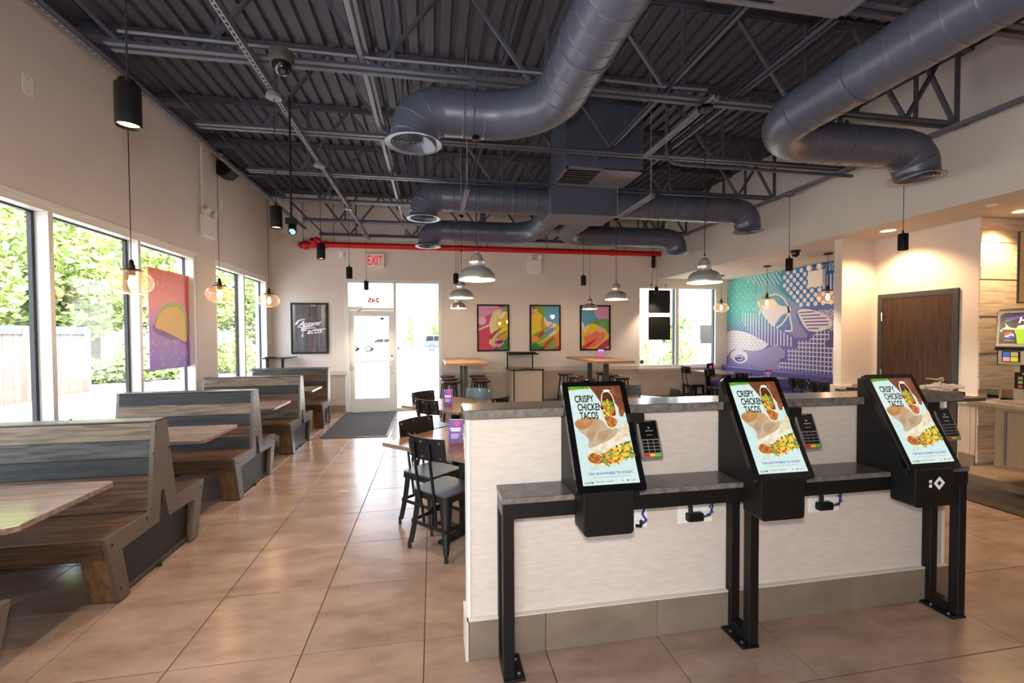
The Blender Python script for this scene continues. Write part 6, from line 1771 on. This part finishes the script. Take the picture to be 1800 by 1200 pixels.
G = {
'plus': [(9.69, 2.84), (8.752, 2.85), (8.707, 2.581), (8.778, 2.062), (9.241, 2.086), (9.69, 1.98)],
'diag': [(9.134, 2.845), (8.035, 2.846), (7.986, 2.574), (8.077, 2.585), (8.714, 2.619)],
'dots': [(7.99, 2.845), (7.415, 2.845), (7.271, 2.739), (7.268, 2.558), (7.104, 2.413), (6.6, 2.202), (6.6, 2.051), (7.405, 2.067), (7.792, 2.282), (7.941, 2.501)],
'vtop': [(7.205, 2.529), (6.986, 2.637), (6.5, 2.646), (6.5, 2.273), (7.031, 2.395)],
'vmid': [(9.241, 2.086), (8.638, 2.018), (8.144, 1.712), (7.712, 1.502), (7.709, 1.322), (8.429, 1.341), (8.954, 1.612), (9.201, 1.927)],
'horiz': [(7.579, 2.022), (7.198, 2.008), (6.858, 1.841), (6.879, 1.669), (7.334, 1.633)],
'grid': [(8.044, 0.999), (7.835, 1.011), (7.838, 1.28), (7.578, 1.288), (7.58, 1.447), (7.293, 1.45), (7.294, 1.553), (7.187, 1.553), (7.188, 1.631), (6.879, 1.628), (6.877, 1.465), (6.97, 1.433), (6.969, 1.351), (6.4, 1.274), (6.4, 0.85), (8.042, 0.85)],
'check': [(9.023, 1.187), (8.428, 1.268), (8.14, 1.366), (7.882, 1.238), (7.895, 1.123), (8.074, 1.009), (8.048, 0.85), (8.983, 0.85), (9.674, 0.85), (9.675, 1.013), (9.45, 1.186)],
'blob': [(9.69, 1.611), (9.103, 1.626), (8.702, 1.498), (8.413, 1.39), (8.421, 1.293), (8.769, 1.203), (9.45, 1.212), (9.69, 1.061)],
'plus2': [(9.69, 1.946), (9.259, 1.956), (8.918, 1.713), (9.028, 1.633), (9.69, 1.639)],
'stip': [(8.679, 2.622), (8.443, 2.64), (8.154, 2.57), (7.97, 2.412), (7.792, 2.271), (7.544, 2.104), (7.524, 1.997), (7.647, 1.959), (7.562, 1.779), (7.346, 1.558), (7.384, 1.497), (7.641, 1.491), (7.784, 1.581), (7.742, 1.671), (7.79, 2.056), (8.029, 2.359), (8.31, 2.372), (8.47, 2.095), (8.673, 2.007), (8.751, 2.111)],
'stip2': [(7.123, 2.008), (6.5, 2.001), (6.5, 1.40), (6.858, 1.64), (7.025, 1.909)],
'stip3': [(7.336, 2.822), (6.5, 2.845), (6.5, 2.65), (7.108, 2.726)],
'white': [(8.553, 2.051), (8.373, 2.258), (8.214, 2.293), (8.027, 2.151), (7.79, 2.113), (7.775, 2.01), (7.979, 1.951), (8.13, 1.806), (8.207, 1.72), (8.369, 1.848)],
'hand': [(9.49, 1.171), (9.252, 1.219), (9.015, 1.149), (8.977, 1.009), (9.096, 0.925), (9.288, 0.894), (9.488, 0.969), (9.572, 1.073)],
'hole': [(9.408, 1.013), (9.251, 1.1), (9.078, 1.042), (9.096, 0.976), (9.288, 0.932)],
'edge': [(9.69, 2.84), (9.568, 2.84), (9.65, 2.545), (9.69, 2.54)],
}
pluses(G['plus'], 0.185, 0.028, 0.008, 'pattern_plus'); stripes(G['diag'], 52, 0.085, 0.022, 'pattern_diagonal'); dots(G['dots'], 0.165, 0.045, 'pattern_dots', n=14)
stripes(G['vtop'], 90, 0.07, 0.028, 'pattern_bars'); stripes(G['vmid'], 90, 0.088, 0.026, 'pattern_bars'); stripes(G['edge'], 0, 0.05, 0.02, 'pattern_edge')
b = stripes(G['grid'], 90, 0.082, 0.021, '', fin=False); stripes(G['grid'], 0, 0.082, 0.021, 'pattern_grid', b=b)
dots(G['check'], 0.052, 0.014, 'pattern_checks', n=4); pluses(G['plus2'], 0.13, 0.016, 0.008, 'pattern_plus')
dots(G['stip'], 0.030, 0.0062, 'pattern_stipple', n=5, jit=0.008); dots(G['stip2'], 0.052, 0.015, 'pattern_stipple', n=6, jit=0.006); dots(G['stip3'], 0.04, 0.010, 'pattern_stipple', n=5, jit=0.008)
MXL = XR-0.0047
b = MB(); mq(b, smooth_poly(G['horiz'], 3)); finish(b, 'pattern_patch'); b = MB(); mq(b, smooth_poly(G['blob'], 4)); finish(b, 'pattern_patch'); b = MB(); mq(b, smooth_poly(G['white'], 4)); finish(b, 'pattern_blaze'); b = MB(); mq(b, smooth_poly(G['hand'], 4)); finish(b, 'pattern_blaze')
def ribbon(pts, w, name):
    pts = smooth_poly(pts, 8, False); b = MB(); Lf, Rt = [], []
    for i, p in enumerate(pts):
        a, c = pts[max(i-1, 0)], pts[min(i+1, len(pts)-1)]; dx, dy = c[0]-a[0], c[1]-a[1]; l = math.hypot(dx, dy) or 1
        Lf.append((p[0]-dy/l*w, p[1]+dx/l*w)); Rt.append((p[0]+dy/l*w, p[1]-dx/l*w))
    for i in range(len(pts)-1): mq(b, [Lf[i], Lf[i+1], Rt[i+1], Rt[i]])
    finish(b, name)
ribbon([(8.358, 2.364), (8.152, 2.394), (7.938, 2.283), (7.825, 2.103), (7.773, 1.897), (7.728, 1.648), (7.901, 1.639)], 0.018, 'pattern_ribbon'); ribbon([(7.804, 2.05), (7.86, 1.9), (7.992, 1.767), (8.13, 1.70)], 0.018, 'pattern_ribbon'); ribbon([(8.62, 1.98), (8.58, 2.1), (8.50, 2.2)], 0.02, 'pattern_ribbon')
MXL = XR-0.0051
stripes([(7.56, 2.0), (7.2, 1.99), (6.89, 1.835), (6.90, 1.69), (7.33, 1.655)], 0, 0.062, 0.024, 'pattern_lines', purp); dots(G['blob'], 0.13, 0.012, 'pattern_specks', purp, n=6)
b = MB(); mq(b, smooth_poly(G['hole'], 4)); finish(b, 'pattern_hole', purp)
MXL = XR-0.0055
ribbon([(9.36, 1.03), (9.25, 1.07), (9.14, 1.03), (9.2, 0.98), (9.3, 0.985)], 0.012, 'pattern_ribbon')

# ================================================================= outside
b = MB(); b.box(-60, 60, -30, 130, -0.25, -0.13)
struct(b.build('ground', M('pavement', (138, 136, 133), 0.9, c2=(126, 124, 121), nscale=0.6)), 'pale concrete pavement and car park outside')
b = MB(); b.box(-10.2, -3.42, -10, 18, -0.13, -0.06); b.box(-3.42, 8, 9.95, 18, -0.13, -0.06)
struct(b.build('path', M('sidewalk', (206, 202, 196), 0.9, c2=(194, 190, 184), nscale=1.2)), 'pale sidewalk along the building')
def fence():
    t = thing('wooden_fence', 'pale board fence with a dark metal cap beyond the booth windows', 'fence', (-10.45, 0, -0.13))
    fm = M('fence_board', (112, 98, 90), 0.8, c2=(94, 80, 73), nscale=2, stretch=(1, 6, 0.6))
    y = 1.0; k = 0; first = None
    while y < 15.7:
        if first is None:
            q = MB(); q.box(0.0, 0.022, 0, 0.138, 0, 1.90); first = q.build('board', fm, t, bevel=0.003, seg=1); o = first
        else:
            o = first.copy(); col.objects.link(o)
        o.location = (0.006*(k % 2), y, rnd.uniform(-0.01, 0.01)); y += 0.145; k += 1
    for y in (1.0, 3.4, 5.8, 8.2, 10.6, 13.6, 15.7):
        q = MB(); q.box(0.02, 0.12, y-0.05, y+0.05, 0, 1.95); q.build('post', fm, t)
    q = MB(); q.box(-0.05, 0.06, 1.0, 15.75, 1.80, 2.02); q.build('fence_cap', M('cap_metal', (74, 78, 96), 0.5), t)
fence()
leafm = [M('leaf_green', (138, 158, 88), 0.6, c2=(168, 184, 112), nscale=3), M('leaf_dark', (94, 122, 66), 0.6, c2=(124, 148, 84), nscale=3), M('leaf_yellow', (176, 186, 106), 0.6, c2=(146, 166, 92), nscale=3)]
bark = M('bark', (92, 78, 66), 0.9, c2=(70, 60, 52), nscale=6)
def crown_mesh(seed, n, blobs, size):
    r = random.Random(seed); b = MB(); b.open = True
    for i in range(n):
        c, rad = blobs[r.randrange(len(blobs))]
        d = Vector((r.gauss(0, 1), r.gauss(0, 1), r.gauss(0, 1))).normalized()*(r.random()**0.4)
        p = Vector((c[0]+d.x*rad[0], c[1]+d.y*rad[1], c[2]+d.z*rad[2]))
        s = size*r.uniform(0.5, 1.3)
        u = Vector((r.gauss(0, 1), r.gauss(0, 1), r.gauss(0, 0.6))).normalized(); w = u.orthogonal().normalized()
        w = (w*math.cos(r.random()*6)+u.cross(w)*math.sin(r.random()*6)).normalized()
        b.cur = r.randrange(3)
        b.add([p-u*s, p+w*s*0.45, p+u*s, p-w*s*0.45], [(0, 1, 2, 3)])
    return b
def tree_proto(name, label, cat, group, seed, n, blobs, size, trunk, loc):
    t = thing(name, label, cat, loc, 0, group)
    o = crown_mesh(seed, n, blobs, size).build('crown', leafm, t); o['kind'] = 'stuff'
    b = MB()
    for (pts, rs) in trunk: b.tube(pts, rs, 8)
    b.build('trunk', bark, t, smooth=True)
    return t
big = [((0, 0, 5.4), (2.3, 2.3, 1.8)), ((1.3, 0.8, 4.2), (1.7, 1.7, 1.4)), ((-1.4, -0.7, 4.0), (1.8, 1.8, 1.4)), ((0.3, -1.5, 3.2), (1.5, 1.5, 1.2)), ((-0.6, 1.4, 3.0), (1.6, 1.6, 1.2)), ((0.2, 0.1, 7.0), (1.4, 1.4, 1.2)), ((0, 0, 2.2), (1.8, 1.8, 1.0))]
tp = tree_proto('leafy_tree', 'yellow green leafy tree behind the board fence', 'tree', 'leafy trees beyond the windows', 21, 6500, big, 0.17, [([(0, 0, -0.1), (0.05, 0, 1.8), (-0.05, 0.05, 4.0), (0, 0, 6.2)], [0.17, 0.14, 0.10, 0.03]), ([(0, 0, 2.4), (0.9, 0.5, 4.2)], [0.08, 0.03]), ([(0, 0, 2.6), (-1.0, -0.5, 4.2)], [0.07, 0.03])], (-14.5, 4.0, -0.13))
for (x, y, s) in ((-14.2, 8.0, 1.05), (-15.0, 11.5, 1.1), (-14.4, 15.0, 1.0), (-16.5, 18.2, 1.2), (-19.0, 13.0, 1.5), (-19.5, 7.0, 1.5), (-15.8, 22.5, 1.1), (-19.5, 26, 1.5), (-16.0, 31, 1.25), (-13.0, 36, 1.2), (-22, 34, 1.7)):
    o = copy_thing(tp, 'yellow green leafy tree behind the board fence', (x, y, -0.13), rnd.uniform(0, 6)); o.scale = (s, s, s)
for (x, y, s) in ((-11.5, 40, 0.95), (0.9, 68, 0.62), (3.4, 70, 0.75), (6.0, 72, 0.8)):
    o = copy_thing(tp, 'leafy tree across the car park beyond the entrance', (x, y, -0.13), rnd.uniform(0, 6)); o.scale = (s, s, s); o['group'] = 'leafy trees beyond the entrance'
sh = [((0, 0, 0.55), (0.7, 0.7, 0.5)), ((0.35, 0.3, 0.4), (0.5, 0.5, 0.4)), ((-0.35, -0.2, 0.4), (0.5, 0.5, 0.4))]
sp = tree_proto('shrub', 'round garden shrub past the end of the board fence', 'shrub', 'garden shrubs past the fence', 5, 1300, sh, 0.10, [([(0, 0, -0.05), (0, 0, 0.5)], [0.04, 0.02])], (-12.4, 18.6, -0.13))
for (x, y, s) in ((-11.4, 19.2, 1.1), (-10.4, 20.5, 0.95), (-12.2, 21.5, 1.5), (-9.6, 23.0, 1.0), (-9.2, 24.5, 1.3), (-10.6, 26, 1.6), (-8.6, 26.5, 0.9)):
    o = copy_thing(sp, 'round garden shrub past the end of the board fence', (x, y, -0.13), rnd.uniform(0, 6)); o.scale = (s, s, s)
cn = [((0, 0, 0.5), (0.42, 0.42, 0.5)), ((0, 0, 1.2), (0.36, 0.36, 0.6)), ((0, 0, 1.9), (0.22, 0.22, 0.5))]
cp = tree_proto('columnar_shrub', 'tall narrow evergreen shrub outside the far booth window', 'shrub', None, 8, 1500, cn, 0.08, [([(0, 0, -0.05), (0, 0, 1.6)], [0.05, 0.02])], (-8.0, 20.6, -0.13))
o = copy_thing(cp, 'tall narrow evergreen shrub across the car park by the entrance', (-2.75, 60, -0.13)); o.scale = (2.0, 2.0, 1.9)
yg = [((0, 0, 1.35), (0.6, 0.6, 0.6)), ((0.3, 0.2, 0.9), (0.5, 0.5, 0.4)), ((-0.3, -0.2, 1.0), (0.5, 0.5, 0.4)), ((0, 0, 2.0), (0.35, 0.35, 0.4))]
yp = tree_proto('young_tree', 'slender young tree outside the window by the mural, left pane', 'tree', 'slender young trees outside the back window', 9, 800, yg, 0.085, [([(0, 0, -0.05), (0.03, 0, 0.8), (0, 0.02, 1.9)], [0.03, 0.022, 0.008]), ([(0, 0, 0.5), (0.35, 0.1, 1.3)], [0.016, 0.005]), ([(0, 0, 0.4), (-0.35, -0.1, 1.2)], [0.016, 0.005])], (6.1, 13.2, -0.13))
yp.scale = (0.72, 0.72, 0.72)
for (x, y, s, l) in ((6.9, 13.6, 0.65, 'second slender young tree outside the left pane of the back window'), (7.75, 13.4, 0.8, 'slender young tree in the right pane of the back window'), (8.5, 14.2, 1.0, 'taller slender young tree at the right of the back window'), (7.4, 15.5, 0.75, 'slender young tree farther out behind the back window mullion')):
    o = copy_thing(yp, l, (x, y, -0.13), rnd.uniform(0, 6)); o.scale = (s, s, s)
t = thing('light_pole', 'pale car park light pole beyond the far booth window', 'light pole', (-10.2, 26.5, -0.13))
b = MB(); b.cyl((0, 0, 0), (0, 0, 4.6), 0.07, 0.05, n=12); b.build('pole', MAT['white'], t, smooth=True)
b = MB(); b.box(-0.5, 0.25, -0.12, 0.12, 4.55, 4.68); b.build('pole_lamp', MAT['white'], t, bevel=0.02)
t = thing('white_building', 'pale rendered building across the lot behind the back window', 'building', (14, 30, -0.13))
b = MB(); b.box(-8, 10, 0, 6, 0, 4.2); b.build('wall', M('render', (224, 220, 214), 0.8), t)
b = MB(); b.box(-8.2, 10.2, -0.2, 6.2, 4.2, 4.5); b.build('parapet', MAT['white'], t)
for x in (-6, -3, 0, 3, 6):
    q = MB(); q.box(x-0.6, x+0.6, -0.03, 0.02, 1.0, 2.4); w_ = q.build('window', MAT['tubegrey'], t); q = MB(); q.box(x-0.55, x+0.55, -0.04, -0.03, 1.05, 2.35); q.build('pane', MAT['blackgloss'], w_)

def car(loc, rz, paint, label, suv):
    t = thing('parked_car', label, 'car', loc, rz, 'cars parked across the lot')
    h = 1.75 if suv else 1.45
    if suv: pr = [(-2.25, 0.45), (-2.3, 0.75), (-2.28, 1.05), (-2.1, h-0.05), (-1.8, h), (0.3, h), (0.55, h-0.05), (1.15, 1.10), (2.1, 1.0), (2.3, 0.8), (2.3, 0.45)]
    else: pr = [(-2.2, 0.40), (-2.25, 0.7), (-2.1, 0.98), (-1.5, 1.02), (-0.95, h-0.03), (-0.6, h), (0.3, h), (0.6, h-0.05), (1.15, 0.98), (2.05, 0.88), (2.25, 0.65), (2.25, 0.40)]
    b = MB(); b.prism(pr, 'xz', -0.88, 0.88); b.build('body', paint, t, bevel=0.08, seg=3)
    if suv: ws = [[(-2.05, 1.12), (-1.95, h-0.12), (-1.25, h-0.12), (-1.25, 1.12)], [(-1.17, 1.12), (-1.17, h-0.12), (-0.3, h-0.12), (-0.3, 1.12)], [(-0.22, 1.12), (-0.22, h-0.12), (0.35, h-0.12), (0.95, 1.12)]]
    else: ws = [[(-1.25, 1.02), (-0.85, h-0.1), (-0.25, h-0.1), (-0.25, 1.0)], [(-0.17, 1.0), (-0.17, h-0.1), (0.4, h-0.1), (0.9, 1.0)]]
    for w_ in ws:
        for s in (-1, 1):
            b = MB(); b.prism(w_, 'xz', s*0.872, s*0.889); b.build('side_window', MAT['blackgloss'], t)
    for x in (-1.4, 1.42):
        for s in (-1, 1):
            b = MB(); b.cyl((x, s*0.70, 0.33), (x, s*0.91, 0.33), 0.33, n=24); wl_ = b.build('wheel', MAT['dark_edging'], t, smooth=True)
            b = MB(); b.cyl((x, s*0.90, 0.33), (x, s*0.925, 0.33), 0.21, n=18); b.build('wheel_rim', MAT['chrome'], wl_, smooth=True)
    for (x, m) in ((2.26, 'white'), (-2.27, 'red')):
        for s in (-0.65, 0.65):
            b = MB(); b.box(x-0.04, x+0.03, s-0.15, s+0.15, 0.75, 0.9); b.build('car_light', MAT[m], t)
    b = MB(); b.box(2.22, 2.34, -0.8, 0.8, 0.42, 0.58); b.box(-2.34, -2.22, -0.8, 0.8, 0.42, 0.6); b.build('bumper', MAT['tubegrey'], t)
    return t
car((1.35, 52, -0.13), 0, M('car_navy', (70, 80, 120), 0.3), 'dark blue sport utility car parked beyond the side light', True)
car((-5.4, 51, -0.13), R(180), M('car_silver', (130, 132, 150), 0.3), 'grey car parked beyond the entrance door glass', False)
car((-9.9, 52, -0.13), 0, M('car_white', (200, 204, 210), 0.3), 'pale car parked farthest left beyond the entrance door glass', False)
